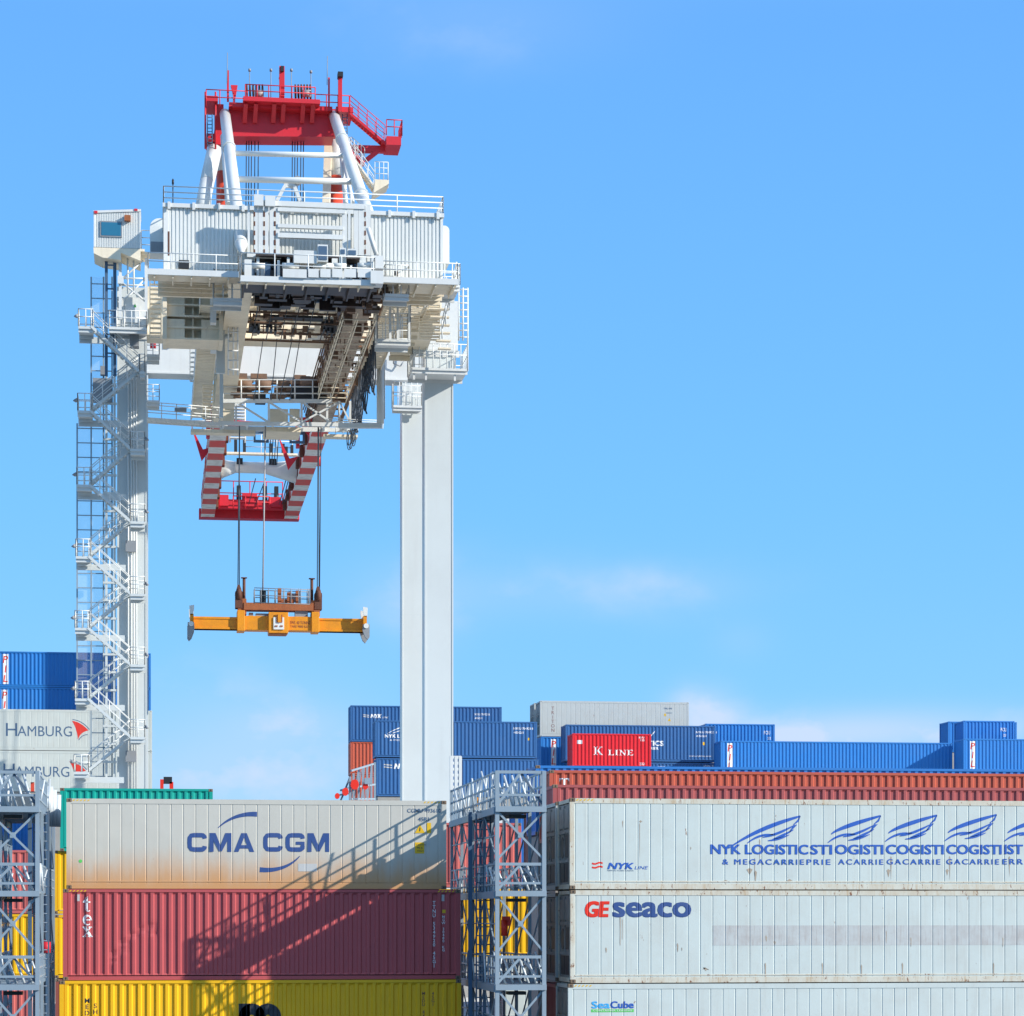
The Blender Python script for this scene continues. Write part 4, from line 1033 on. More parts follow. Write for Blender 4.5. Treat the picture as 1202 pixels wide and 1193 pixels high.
for i in range(8):
    a=rg.uniform(290,430); y=138.8; mb.tube((X(a,y),y,P(a,312,y).z),(X(a,y)+.7,y,P(a,312,y).z),.16,12)
mb.each('equipment','crane_house',crane)
# portal frame in front of the house (tubes and rails)
mb=MB(); Yf=140.6
def V(px_,a,b,w=.22,Y=Yf): mb.box(X(px_,Y)-w/2,X(px_,Y)+w/2,Y,Y+w,P(px_,b,Y).z,P(px_,a,Y).z)
def Hh(a,b,py,h=.2,Y=Yf-.02): mb.box(X(a,Y),X(b,Y),Y-.05,Y+.2,P((a+b)/2,py+.5,Y).z-h/2,P((a+b)/2,py+.5,Y).z+h/2)
for px_,a,b,w in ((292,240,302,.12),(300.5,238,300,.2),(306,238,300,.26),(313,238,300,.2),(319,238,300,.24),(326,243,300,.2),(404.5,245,300,.26),(410,247,300,.14),(418,245,300,.24),(424,245,300,.3),(432,240,300,.3)): V(px_,a,b,w)
Hh(300,428,240,.28); Hh(326,405,247,.2); Hh(326,403,266,.2); Hh(326,403,277,.26); Hh(290,330,300,.2)
mb.box(X(298,Yf),X(309,Yf),Yf-.3,Yf,P(300,243,Yf).z,P(300,230,Yf).z); mb.box(X(311,Yf),X(323,Yf),Yf-.3,Yf,P(300,243,Yf).z,P(300,231,Yf).z)
mb.tube(P(432,268,140),P(442,300,140),.13); mb.tube(P(432,268,140),P(441,292,140),.08)
mb.build('front_frame','crane_white',crane)
mb=MB()
for px_ in (298.5,310,322.5,428.5): 
    for k in range(5): mb.box(X(px_,Yf)-.04,X(px_,Yf)+.05,Yf-.02,Yf+.1,P(px_,250+k*11,Yf).z-.2,P(px_,250+k*11,Yf).z+.05)
mb.each('cable_run','rust_dark',crane)

# --- apex frame
Ya=174.5
A0,A1=P(258,132,Ya),P(392,132,Ya)
mb=MB(); mb.beam(P(254,150,Ya),P(390,151,Ya),2.0,P(0,135,Ya).z-P(0,165,Ya).z)
mb.box(X(252,Ya),X(262,Ya),Ya-1.06,Ya+1.06,P(255,175,Ya).z,P(255,128,Ya).z); mb.box(X(386,Ya),X(396,Ya),Ya-1.06,Ya+1.06,P(255,152,Ya).z,P(255,128,Ya).z)
mb.prism([(P(247,184,Ya).x,P(247,184,Ya).z),(P(254,140,Ya).x,P(254,140,Ya).z),(P(262,140,Ya).x,P(262,150,Ya).z),(P(257,186,Ya).x,P(257,186,Ya).z)],Ya-.6,Ya+.6)
mb.box(X(284,Ya),X(373,Ya),Ya-2.6,Ya-1,P(300,122,Ya-2).z,P(300,117,Ya-2).z); mb.box(X(268,Ya),X(388,Ya),Ya-1.8,Ya+1,P(300,128,Ya-1.5).z,P(300,123,Ya-1.5).z)
for a in (288.5,300.5,322,333,356,367.5): mb.beam(P(a,121,Ya-2.2),P(a-1.5,143,Ya-1.1),.28,.3)
mb.build('apex_beam','crane_red',crane)
mb=MB(); z=P(0,117,Ya-2.5).z
mb.rail((X(288,Ya-2.5),Ya-2.5,z),(X(370,Ya-2.5),Ya-2.5,z),P(0,101,Ya).z-P(0,117,Ya).z,.75,.035)
mb.rail((X(288,Ya),Ya+.5,z),(X(370,Ya),Ya+.5,z),.9,.9,.035)
z=P(0,128,Ya-2.).z; mb.rail((X(242,Ya-2),Ya-2,z),(X(290,Ya-2),Ya-2,z),1.1,.8,.035); mb.rail((X(370,Ya-2),Ya-2,z),(X(410,Ya-2),Ya-2,z),1.1,.8,.035)
mb.build('railing','crane_red',crane)
mb=MB(); mb.box(X(241,Ya),X(255,Ya),Ya-2,Ya+1,P(0,133,Ya).z,P(0,127,Ya).z); mb.box(X(392,Ya),X(412,Ya),Ya-2,Ya+1,P(0,139,Ya).z,P(0,133,Ya).z)
mb.box(X(242,Ya),X(252,Ya),Ya-1.5,Ya+1,P(0,175,Ya).z,P(0,168,Ya).z)
for a in (241,253): mb.tube(P(a,175,Ya-1.6),P(a,108,Ya-1.6),.06)
mb.each('platform','crane_red',crane)
mb=MB()
for a in (246,404.5):
    for k in range(9): mb.tube(P(a-2.5,138+k*4.2,Ya-1.7),P(a+3,138+k*4.2,Ya-1.7),.03,5)
    for d in (-2.5,3): mb.tube(P(a+d,134,Ya-1.7),P(a+d,172,Ya-1.7),.035,5)
mb.build('ladder','mech_blue',crane)
# masts, lamps, aerials, horns
mb=MB()
mb.box(X(326,Ya),X(332,Ya),Ya-2.4,Ya-1.9,P(0,126,Ya).z,P(0,91,Ya).z); mb.beam(P(329,93,Ya-2),P(331.5,80,Ya-2),.22)
mb.box(X(394.3,Ya),X(398.8,Ya),Ya-2.3,Ya-1.9,P(0,140,Ya).z,P(0,100,Ya).z); mb.box(X(265.4,Ya),X(267.8,Ya),Ya-1.9,Ya-1.75,P(0,132,Ya).z,P(0,96,Ya).z)
mb.box(X(383,Ya),X(385,Ya),Ya-1.9,Ya-1.75,P(0,132,Ya).z,P(0,99,Ya).z)
mb.prism([(P(271,0,Ya-2).x,P(0,112,Ya).z),(P(278,0,Ya).x,P(0,112,Ya).z),(P(276,0,Ya).x,P(0,124,Ya).z),(P(275.2,0,Ya).x,P(0,124,Ya).z),(P(275.2,0,Ya).x,P(0,130,Ya).z),(P(274,0,Ya).x,P(0,130,Ya).z),(P(274,0,Ya).x,P(0,124,Ya).z),(P(273,0,Ya).x,P(0,124,Ya).z)],Ya-1.75,Ya-1.4)
mb.each('mast','crane_red',crane)
mb=MB(); mb.box(X(393.5,Ya),X(399.5,Ya),Ya-2.6,Ya-1.9,P(0,101,Ya).z,P(0,95.5,Ya).z); mb.box(X(327.5,Ya),X(331,Ya),Ya-2.6,Ya-2.4,P(0,98,Ya).z,P(0,92,Ya).z); mb.each('floodlight','black',crane)
mb=MB()
for a,t,b in ((266.6,62,98),(384,66,100)): mb.tube(P(a,b,Ya-1.95),P(a+.4,t,Ya-1.95),.025,5)
for a,t in ((293,82),(318,82),(342,82),(365,84)): mb.tube(P(a,117,Ya-.5),P(a,t,Ya-.5),.03,5); mb.tube(P(a,t+2,Ya-.5),P(a,t-1,Ya-.5),.09,8)
mb.each('aerial','grey_box',crane)
for a,b in ((288,310),(345,366)):
    mb=MB()
    for k in range(6):
        q=a+(b-a)*(k+.3)/6; mb.tube(P(q,108.5,Ya-1.2),P(q+1.6,108.5,Ya-1.2),.52,16)
    o=mb.build('rope_sheave','rust_dark',crane)
    mb=MB(); c=P(b-8,112,Ya-2); mb.tube(P(b-11,110,Ya-2.1),P(b-1,110,Ya-2.1),.24,12); mb.build('sheave_drum','cable_grey',o)
# red stair on the right of the apex
def stairs(p,q,w,mat,railmat,n=10,h=1.0,side=Vector((0,1,0)),name='stair_flight',rr=.028,parent=None):
    p=Vector(p);q=Vector(q); mb=MB()
    for o_ in (Vector((0,0,0)),side*w): mb.beam(p+o_,q+o_,.05,.16)
    for i in range(n):
        c=p.lerp(q,(i+.5)/n); mb.box(c.x-.13,c.x+.13,c.y,c.y+w*side.y if side.y else c.y+.1,c.z-.02,c.z+.02)
    o=mb.build(name,mat,parent or crane)
    mr=MB()
    for o_ in (Vector((0,0,0)),side*w):
        mr.tube(p+o_+Vector((0,0,h)),q+o_+Vector((0,0,h)),rr,6); mr.tube(p+o_+Vector((0,0,h*.5)),q+o_+Vector((0,0,h*.5)),rr*.8,6)
        for k in range(5):
            c=(p+o_).lerp(q+o_,k/4); mr.tube(c,c+Vector((0,0,h)),rr*.8,6)
    mr.build('handrail',railmat,o)
    return o
stairs(P(411,133,Ya-2),P(452,168,Ya-2),.9,'crane_red','crane_red',12,1.2)
mb=MB(); mb.box(X(450,Ya),X(467,Ya),Ya-2.4,Ya,P(0,177,Ya).z,P(0,167,Ya).z); mb.beam(P(408,175,Ya-1),P(452,176,Ya-1),.5,.42); mb.beam(P(429,189,Ya-1.2),P(452,171,Ya-1.2),.18,.3); mb.build('landing','crane_red',crane)
mb=MB(); z=P(0,166,Ya).z; mb.rail((X(450,Ya),Ya-2.4,z),(X(468,Ya),Ya-2.4,z),1.05,.5,.035); mb.rail((X(468,Ya),Ya-2.4,z),(X(468,Ya),Ya,z),1.05,.5,.035); mb.build('railing','crane_red',crane)
stairs(P(410,180,Ya-2.5),P(440,222,Ya-6),.9,'crane_under_shade','rail_white',11,1.1)
stairs(P(428,191,Ya-1.5),P(412,178,Ya-1.5),.8,'crane_red','rail_white',5,1.0)
mb=MB(); z=P(448,232,Ya-6).z; mb.prism([(X(437,Ya-6),z),(X(455,Ya-6),z+.65),(X(455,Ya-6),z+.9),(X(439,Ya-6),z+.9)],Ya-7,Ya-5); mb.build('landing','crane_under_shade',crane)
mb=MB(); z=z+.9; mb.rail((X(440,Ya-7),Ya-7,z),(X(455.5,Ya-7),Ya-7,z),1.15,.3,.025,(1,.66,.33)); mb.rail((X(455.5,Ya-7),Ya-7,z),(X(455.5,Ya-5),Ya-5,z),1.15,.7,.03); mb.build('railing','rail_white',crane)
# front raking tubes from the apex to the girder end
for a,b,ra in ((P(264,134,Ya-1.1),P(283,287,143.2),.36),(P(392,136,Ya-1.1),P(432,270,144),.36)):
    b.y = 140.0 if a.x<8 else 150; 
    if a.x<8: b=P(283,287,140.4)
    else: b=P(427,237,149)
    mb=MB(); mb.tube(a,b,ra,18); mb.tube(a+(b-a)*.30,a+(b-a)*.31,ra+.08,18); mb.tube(a+(b-a)*.93,a+(b-a)*.94,ra+.08,18)
    if a.x<8: mb.tube(b,b+(b-a).normalized()*.7+Vector((0,.1,-.3)),ra,16,.10)
    else: mb.tube(b,b+(b-a)*.14,ra,18)
    mb.build('raking_tube','crane_white',crane)
T1=(P(264,134,Ya-1.1),P(283,287,140.4)); T2=(P(392,136,Ya-1.1),P(427,237,149))
def onT(T,py):
    lo,hi=0,1
    for _ in range(30):
        m=(lo+hi)/2; v=T[0].lerp(T[1],m); p=1077-(v.z-Z0)*F/(v.x*S+v.y*C_)
        if p<py: lo=m
        else: hi=m
    return T[0].lerp(T[1],lo)
for ya_,yb_,r in ((180,183,.17),(210.5,213.5,.19)):
    mb=MB(); mb.tube(onT(T1,ya_),onT(T2,yb_),r,12); mb.build('cross_tube','crane_white',crane)
# pylons (vertical thick tubes with red bands)
for pxx_,zt1,xa2 in ((262.5,146,262),(394,148,394)):
    zlow=P(0,252,176.5).z; zmid1=P(0,205,176.5).z
    xx=X(pxx_,176.5)
    mb=MB(); mb.tube((xx,176.5,P(0,zt1,176.5).z),(xx,176.5,zmid1),.50,22); mb.build('pylon','crane_white',crane)
    mb=MB(); mb.tube((xx,176.5,zmid1),(xx,176.5,zb+1.9),.505,22); mb.build('pylon_band','crane_orange',crane)
mb=MB(); mb.tube(P(254,166,175),P(243,215,170),.52,20,.48); mb.tube(P(243,215,170),P(237,246,168),.48,20,.46); mb.tube(P(237,246,168),P(230,285,166),.46,20); mb.build('pylon','crane_white',crane)
mb=MB(); mb.beam(P(386,150,176.8),P(383,240,175),.5,.5); mb.build('pylon_plate','crane_under_shade',crane)
mb=MB(); mb.tube(P(401,180,172),P(406,240,168),.16); mb.tube(P(404,190,171),P(414,238,166),.14); mb.tube(P(262,160,172),P(268,240,166),.2); mb.each('brace_tube','crane_white',crane)
# Y bracket with the sheave between the tubes
mb=MB(); Yy=158; c=P(349,213,Yy)
mb.tube(P(334,214,Yy),P(343,220,Yy),.13); mb.beam(P(336,216,Yy),P(325,236,Yy),.32,.18); mb.beam(P(345,218,Yy),P(353,238,Yy),.3,.2); mb.beam(P(334,217,Yy),P(347,216,Yy),.2,.4); mb.build('sheave_bracket','crane_white',crane)
mb=MB(); mb.tube(c+Vector((0,-.3,0)),c+Vector((0,.1,0)),.26,18); o=mb.build('sheave','grey_box',crane)
# boom hoist ropes
for grp in ((289,292,295,299,303),(343,346,349,353,356)):
    for k,a in enumerate(grp):
        mb=MB(); mb.tube(P(a+.3,160,175),P(a-.3,246,171),.034,6); mb.build('hoist_rope','rope',crane)

# --- electrical cabin top left and its mast
Yc=158.2
mb=MB(); cx0,cx1=X(110,Yc),X(165,Yc); cz0=P(137,291,Yc).z; cz1=P(137,249,Yc).z
vs=[]; n=26; xs=[]
for i in range(n):
    a=cx0+.08+(cx1-cx0-.16)*i/n; p_=(cx1-cx0-.16)/n; xs+=[(a,Yc),(a+.5*p_,Yc),(a+.6*p_,Yc+.035),(a+.9*p_,Yc+.035)]
xs.append((cx1-.08,Yc)); m_=len(xs)
mb.add([(x,y,cz0) for x,y in xs]+[(x,y,cz1-.12+.2*(x-cx0)/(cx1-cx0)) for x,y in xs],[(i,i+1,m_+i+1,m_+i) for i in range(m_-1)])
mb.box(cx0,cx0+.08,Yc-.03,Yc+2.4,cz0,cz1-.05); mb.box(cx1-.08,cx1,Yc-.03,Yc+2.4,cz0,cz1+.1); mb.box(cx0,cx1,Yc+2.35,Yc+2.4,cz0,cz1-.1)
cab=mb.build('cabin','crane_house',crane)
mb=MB(); mb.prism([(cx0-.03,cz1-.12),(cx1+.03,cz1+.08),(cx1+.03,cz1+.22),(cx0-.03,cz1+.02)],Yc-.06,Yc+2.45); mb.build('roof','crane_white',cab)
mb=MB(); mb.box(X(117.5,Yc),X(143.5,Yc),Yc-.06,Yc-.01,P(130,278.5,Yc).z,P(130,260,Yc).z); mb.build('window_frame','grey_box',cab)
mb=MB(); mb.box(X(119,Yc),X(142,Yc),Yc-.075,Yc-.062,P(130,277,Yc).z,P(130,261.5,Yc).z); mb.build('window','glass',cab)
mb=MB(); mb.box(X(146,Yc),X(153.5,Yc),Yc-.3,Yc-.01,P(150,260.5,Yc).z,P(150,254,Yc).z); mb.build('lamp_box','spreader_rust',cab)
mb=MB()
for a in (112.5,159.5): mb.box(X(a,Yc)-.1,X(a,Yc)+.1,Yc-.1,Yc+.1,P(a,251 if a<130 else 248,Yc).z,P(a,246.5 if a>130 else 249,Yc).z+.05)
mb.each('warning_lamp','crane_red',cab)
mb=MB(); mb.prism([(cx0-.02,cz0-.02),(cx1+.25,cz0-.02),(cx1+.25,cz0-.16),(cx1,cz0-.16),(cx1,cz0-.75),(X(142,Yc),cz0-.30),(X(142,Yc),cz0-.75),(X(120,Yc),cz0-.62),(cx0,cz0-.38)],Yc,Yc+2.6)
mb.box(cx1,X(196,Yc),Yc+.3,Yc+1.5,cz0-.25,cz0-.1); mb.build('cabin_base','crane_under_shade',crane)
mb=MB(); mb.rail((cx1+.05,Yc+.3,cz0-.1),(X(190,Yc),Yc+.3,cz0-.1),1.3,.7,.03,(1,.66,.33)); mb.build('railing','rail_white',crane)
mb=MB()
for a,w in ((124.5,.18),(134.5,.2)):
    mb.box(X(a,Yc)-w/2,X(a,Yc)+w/2,Yc+.8,Yc+1.0,P(a,438,Yc).z,P(a,303,Yc).z)
for py in (308,336,362,390,412): mb.box(X(124,Yc),X(135,Yc),Yc+.82,Yc+.9,P(130,py,Yc).z,P(130,py,Yc).z+.08)
for py in range(455,900,9):
    pass
mb.build('cable_mast','mech_blue',crane)
mb=MB()
for a in (141,171.5): mb.box(X(a,Yc)-.09,X(a,Yc)+.09,Yc+.6,Yc+.8,P(a,372,Yc).z,P(a,300,Yc).z)
for a,b,c_,d in ((141,330,168,306),(141,330,168,352),(144,352,158,342),(158,342,170,354),(150,300,150,345),(157,300,157,345),(141,327,171,327),(141,335,171,335),(146,352,172,326)):
    mb.tube(P(a,b,Yc+.7),P(c_,d,Yc+.7),.055,6)
mb.box(X(138,Yc),X(145,Yc),Yc+.4,Yc+.6,P(140,331,Yc).z,P(140,322,Yc).z); mb.build('lattice','crane_white',crane)
# head of the left leg: box room, platform, door, stair to the house
mb=MB(); mb.box(X(137,159.5),X(173,159.5),159.5,161,P(150,384,159.5).z,P(150,349,159.5).z); rm_=mb.build('leg_head','crane_house',crane)
mb=MB(); mb.box(X(147,159.4),X(164,159.4),159.42,159.49,P(150,379,159.5).z,P(150,358,159.5).z); mb.build('door','crane_white',rm_)
mb=MB(); mb.prism([(X(157,159.4),P(0,366,159.4).z),(X(160,159.4),P(0,366,159.4).z),(X(158.5,159.4),P(0,361.5,159.4).z)],159.39,159.41); mb.build('warning_sign','ink_green',rm_)
def pl2(xl,xr,py,Y,d,h=1.05,mat='crane_white',rm='rail_white',both=True,name='landing',t=.16):
    x0,x1=X(xl,Y),X(xr,Y); z=P((xl+xr)/2,py,Y).z
    mb=MB(); mb.box(x0,x1,Y,Y+d,z-t,z)
    mb.box(x0,x1,Y+.1,Y+.2,z-t-.2,z-t); mb.box(x0,x1,Y+d-.2,Y+d-.1,z-t-.2,z-t)
    o=mb.build(name,mat,crane)
    mr=MB(); mr.rail((x0,Y,z),(x1,Y,z),h,.45,.03); mr.rail((x0,Y,z),(x0,Y+d,z),h,.6,.03)
    if both: mr.rail((x1,Y,z),(x1,Y+d,z),h,.6,.03)
    mr.rail((x0,Y+d,z),(x1,Y+d,z),h,.45,.03); mr.build('railing',rm,o)
    return o
pl2(128,172,384,157.6,1.8,1.0)
# --- zigzag stairs down the left leg
YS=158.0
LY=[383,482,569,653,737,820,906]; RY=[436,527,612,697,780,865]
LXp=[107,106,105,104,103,103,102]
def mkstep(i,t): pass
for i,py in enumerate(LY):
    pl2(LXp[i]-15,LXp[i]+2,py,YS,2.0,1.05,'crane_leg')
    mb=MB(); mb.box(X(LXp[i]-15,YS),X(LXp[i]+43,YS),YS+2.02,YS+2.2,P(100,py+11,YS).z,P(100,py+4,YS).z); mb.build('bracket','crane_leg',crane)
    mb=MB(); mb.tube(P(LXp[i]-16,py-10,YS),P(LXp[i]-18,py-13,YS),.07,8,.16); mb.build('floodlight','grey_box',crane)
for i,py in enumerate(RY):
    xr0=153 if i else 164
    pl2(xr0,170,py,YS,2.0,1.05,'crane_leg')
    if i: 
        mb=MB(); mb.tube(P(171,py-10,YS),P(173,py-12,YS),.07,8,.16); mb.build('floodlight','grey_box',crane)
for i in range(6):
    a=P(LXp[i],LY[i],YS); b=P(153 if i else 163,RY[i],YS); stairs(a,b,.8,'crane_leg','rail_white',10,1.05)
    c=P(LXp[i+1],LY[i+1],YS+1.1); d=P(153 if i else 163,RY[i],YS+1.1); stairs(d,c,.8,'crane_leg','rail_white',10,1.05)
# cable pipes on the leg, junction boxes
mb=MB()
for a in (150.5,154.0,157.0,160):
    mb.tube((X(a,160.9),160.9,P(a,930,160.9).z),(X(a,160.9),160.9,P(a,437,160.9).z),.055,8)
mb.build('cable_pipe','rail_white',crane)
for py in (640,887):
    mb=MB(); mb.box(X(147.5,160.5),X(160,160.5),160.5,160.8,P(0,py+7,160.5).z,P(0,py-6,160.5).z); mb.each('junction_box','grey_box',crane)
for py in (534,538):
    pass
mb=MB(); 
for k in range(3): mb.box(X(155+k*5,160.5),X(158.5+k*5,160.5),160.3,160.7,P(0,536,160.5).z,P(0,529,160.5).z)
mb.box(X(152,158),X(163,158),158.8,159.6,P(0,402,158).z,P(0,388,158).z); mb.each('junction_box','grey_box',crane)
# lift shaft: posts, rings and wire mesh
Yw=161.5
shaft=MB()
for a in (90.5,107,121.5,131.5):
    shaft.box(X(a,Yw)-.045,X(a,Yw)+.045,Yw,Yw+.09,P(a,833 if a<100 else 915,Yw).z,P(a,325 if a>100 else 497,Yw).z)
for py in range(334,915,17):
    x0_=107 if (py<500 or py>835) else 90.5
    shaft.box(X(x0_,Yw),X(131.5,Yw),Yw+.02,Yw+.07,P(0,py,Yw).z,P(0,py,Yw).z+.06)
shaft.build('lift_shaft','galv',crane)
mb=MB(); mb.box(X(91,Yw),X(131,Yw),Yw+.10,Yw+.12,P(0,833,Yw).z,P(0,497,Yw).z); mb.box(X(104,Yw),X(131,Yw),Yw+.10,Yw+.12,P(0,915,Yw).z,P(0,834,Yw).z); mb.box(X(108,Yw),X(124,Yw),Yw+.10,Yw+.12,P(0,497,Yw).z,P(0,325,Yw).z); mb.build('mesh_panel','wire_mesh',crane)
mb=MB(); mb.box(X(109,Yw),X(131,Yw),Yw-.5,Yw-.1,P(0,474,Yw).z,P(0,446,Yw).z); mb.box(X(118,Yw),X(126,Yw),Yw-.6,Yw-.1,P(0,442,Yw).z,P(0,432,Yw).z); mb.build('lift_car','grey_box',crane)
mb=MB(); 
for a in (125,134.5): mb.box(X(a,Yw)-.07,X(a,Yw)+.07,Yw-.3,Yw-.15,P(a,915,Yw).z,P(a,438,Yw).z)
py=455
while py<915: mb.box(X(121,Yw),X(137,Yw),Yw-.35,Yw-.2,P(0,py,Yw).z,P(0,py,Yw).z+.13); py+=21
mb.build('guide_rail','crane_leg',crane)
# narrow stairs between leg head and house, and at the far side
stairs(P(176,392,154),P(176,335,154.2),1.0,'crane_under_shade','rail_white',9,.2,Vector((1,0,0)),) if False else None
def treads(pxl,pxr,pya,pyb,Y,n,mat='crane_under_shade',dy=.35):
    mb=MB()
    for i in range(n):
        py=pya+(pyb-pya)*i/(n-1); y=Y+dy*(i-(n-1)/2)*-.5
        mb.box(X(pxl,y),X(pxr,y),y,y+.30,P(pxl,py,y).z-.03,P(pxl,py,y).z+.03)
    for a in (pxl,pxr):
        p=P(a,pya,Y+dy*(n-1)/4); q=P(a,pyb,Y-dy*(n-1)/4); mb.beam(p,q,.06,.2)
    o=mb.build('stair_flight',mat,crane); 
    return o
treads(176,189,396,322,156,14)
treads(243,254,444,404,172,8,'crane_white'); treads(223,233,447,408,172,8,'crane_white'); treads(238,250,491,452,170,10)
# stair tower right of the girder
o=treads(492,516,398,336,152,19,'crane_under_shade',.35)
mb=MB(); mb.rail(P(519,398,150),P(536,330,148),1.1,1,.04); mb.build('handrail','rail_white',o)
# balcony brackets and rails on the left: small platform at (172..187,430..475)
pl2(172,187,416,165,1.5); pl2(172,187,470,172,1.5)
mb=MB(); mb.tube(P(176,403,172),P(183,403,172),.35,14); mb.build('warning_lamp','crane_red',crane)
mb=MB(); mb.box(X(198,YF_-1.1),X(204,YF_-1.1),YF_-1.15,YF_-1.0,P(200,410,YF_).z,P(200,398,YF_).z); mb.build('stub','crane_under_shade',crane)
# lower left walkway from the leg to the trolley
walkway(P(172,492,166),P(258,498,171),.9,Vector((0,1,0)),'crane_white',(0,1))
mb=MB(); mb.box(X(205,167),X(219,167),167,167.3,P(0,486,167).z,P(0,482,167).z); mb.build('lamp','grey_box',crane)

# --- trolley (dirty machine frame over the ropes)
Yt=171.0
tro=MB()
def PB(px_,py_,Y=Yt): return P(px_,py_,Y)
x0_,x1_=258,412
tro.beam(PB(x0_,471),PB(390,471),.16,.24); tro.beam(PB(x0_-2,497),PB(x1_+2,499),.2,.26); tro.beam(PB(x0_,503,Yt+6),PB(x1_,505,Yt+6),.2,.3)
for a in (277,315.5,354,384,398,411): tro.beam(PB(a,471),PB(a,497),.14)
for a,b in ((277,315.5),(354,315.5),(354,398)): 
    tro.beam(PB(a,472 if a==277 else 496),PB(b,496 if a==277 else 472),.12)
tro.beam(PB(354,472),PB(390,497),.12); tro.beam(PB(399,472),PB(411,496),.10)
for a in (262,290,320,350,380,405): tro.beam(PB(a,498),PB(a,504,Yt+6),.14,.2)
tr=tro.build('trolley','crane_white',crane)
mb=MB(); mb.rail(PB(262,470),PB(388,470),P(0,446,Yt).z-P(0,470,Yt).z,1.1,.045,(1,.66,.33)); mb.rail(PB(385,497,Yt-.1),PB(450,499,Yt-.1),.3,2,.03); mb.build('railing','rail_white',tr)
mb=MB()
for i in range(84):
    a=rg.uniform(266,392); py=rg.uniform(441,468); y=Yt+rg.uniform(.6,5); mb.box(X(a,y),X(a,y)+rg.uniform(.2,1.2),y,y+.5,P(a,py+2,y).z,P(a,py+2,y).z+rg.uniform(.05,.35))
for a,b in ((280,296),(300,318),(326,340),(352,374)): mb.tube(PB(a,452,Yt+1),PB(b,452,Yt+1),.38,14)
mb.each('winch','rusty',tr)
mb=MB()
for a,b,c,d in ((300,312,470,458),(342,378,466,452),(373,384,463,470)): mb.box(X(a,Yt+.5),X(b,Yt+.5),Yt+.5,Yt+1.5,P(a,max(c,d),Yt).z,P(a,min(c,d),Yt).z)
mb.each('motor','black',tr)
mb=MB(); 
for a,b in ((262,275),(317,338),(340,352)): mb.box(X(a,Yt+1.4),X(b,Yt+1.4),Yt+1.4,Yt+1.6,P(a,493,Yt).z,P(a,475,Yt).z)
mb.box(X(312,Yt),X(355,Yt),Yt+2,Yt+5,P(0,510,Yt+3).z,P(0,505,Yt+3).z)
mb.box(X(224,Yt+4),X(300,Yt+4),Yt+4,Yt+5,P(0,510,Yt+4).z,P(0,506,Yt+4).z); mb.box(X(380,Yt+4),X(420,Yt+4),Yt+4,Yt+5,P(0,511,Yt+4).z,P(0,508,Yt+4).z)
mb.each('panel','crane_under_shade',tr)
mb=MB(); mb.rail(PB(226,506,Yt+4),PB(250,506,Yt+4),.7,.6,.03); mb.rail(PB(394,509,Yt+4),PB(420,509,Yt+4),.8,.6,.03); mb.build('railing','rail_white',tr)
# pipe bracket with long drop
mb=MB(); mb.tube(PB(446.5,428,165),PB(446.5,497,165),.24,12); mb.beam(PB(449,500,165),PB(398,500,166),.4,.3); mb.tube(PB(451.5,425,165),PB(451.5,492,165),.035,6); mb.build('drop_pipe','crane_white',crane)
mb=MB()
for i in range(5):
    a=rg.uniform(408,416); n=12; d=rg.uniform(.4,.75)
    c=PB(a,505,Yt+3); mb.path([c+Vector((.14*math.sin(2*math.pi*k/n),0,-d+d*math.cos(2*math.pi*k/n)*1)) for k in range(n+1)],.03,5)
mb.build('cable_loop','rope',crane)
# hanging frame along the left girder (light blue-white posts)
mb=MB(); 
mb.box(X(254,155),X(264,155),155,155.3,P(0,440,155).z,P(0,366,155).z); mb.box(X(264,156),X(272,156),156,156.2,P(0,398,156).z,P(0,345,156).z)
mb.box(X(258,157),X(262,157),157,157.2,P(0,492,157).z,P(0,366,157).z); mb.tube(P(272,386,156),P(262,400,156),.06); mb.each('hanger','crane_leg',crane)
mb=MB()
for a in (268,274,279): mb.tube(P(a,385,154),P(a,440,162),.05)
for k in range(5): mb.tube(P(268,390+k*11,154.5+k*1.4),P(280,390+k*11,154.5+k*1.4),.05)
mb.build('cage','rail_white',crane)
# small stair bay in front right of the left walkway
pl2(251,284,350,142,1.6,1.6); mb=MB()
for k in range(4): mb.box(X(253,142),X(268,142),142.3,142.9,P(0,346-k*7,142).z-.03,P(0,346-k*7,142).z+.03)
mb.build('stair_flight','crane_under_shade',crane)

# --- right shoulder: landings, cages and platforms
pl2(452,480,345,141.5,1.5,1.6); pl2(443,482,398,150,2.0,2.3,'crane_white')
mb=MB(); 
for a in (458,467,480.5): mb.box(X(a,148)-.06,X(a,148)+.06,148,148.12,P(a,400,148).z,P(a,310,148).z)
for py in range(318,400,10): mb.tube(P(458,py,148.05),P(480,py,148.05),.03,5)
mb.build('ladder_cage','rail_white',crane)
pl2(484,549,432,158.3,3.0,1.5); 
mb=MB(); mb.box(X(484,158.4),X(540,158.4),158.7,158.8,P(0,404,158).z,P(0,396,158).z)
for a in (486,500,534): mb.box(X(a,158.5)-.06,X(a,158.5)+.06,158.5,158.6,P(0,433,158).z,P(0,398,158).z)
mb.each('panel','crane_white',crane)
mb=MB()
for a in (538.5,543.5,549): mb.tube(P(a,338,157),P(a,436 if a>548 else 400,157),.05,6)
for py in range(340,402,8): mb.tube(P(538.5,py,157),P(550,py,157),.045,6); mb.tube(P(538.5,py,157),P(538.5,py,158),.03,5)
mb.build('ladder_cage','rail_white',crane)
pl2(513,540,334,146,3,1.2)
mb=MB(); mb.box(X(497,161),X(537,161),160.7,161.1,P(0,400,161).z,P(0,341,161).z)
mb.build('leg_head','crane_white',crane)
mb=MB(); 
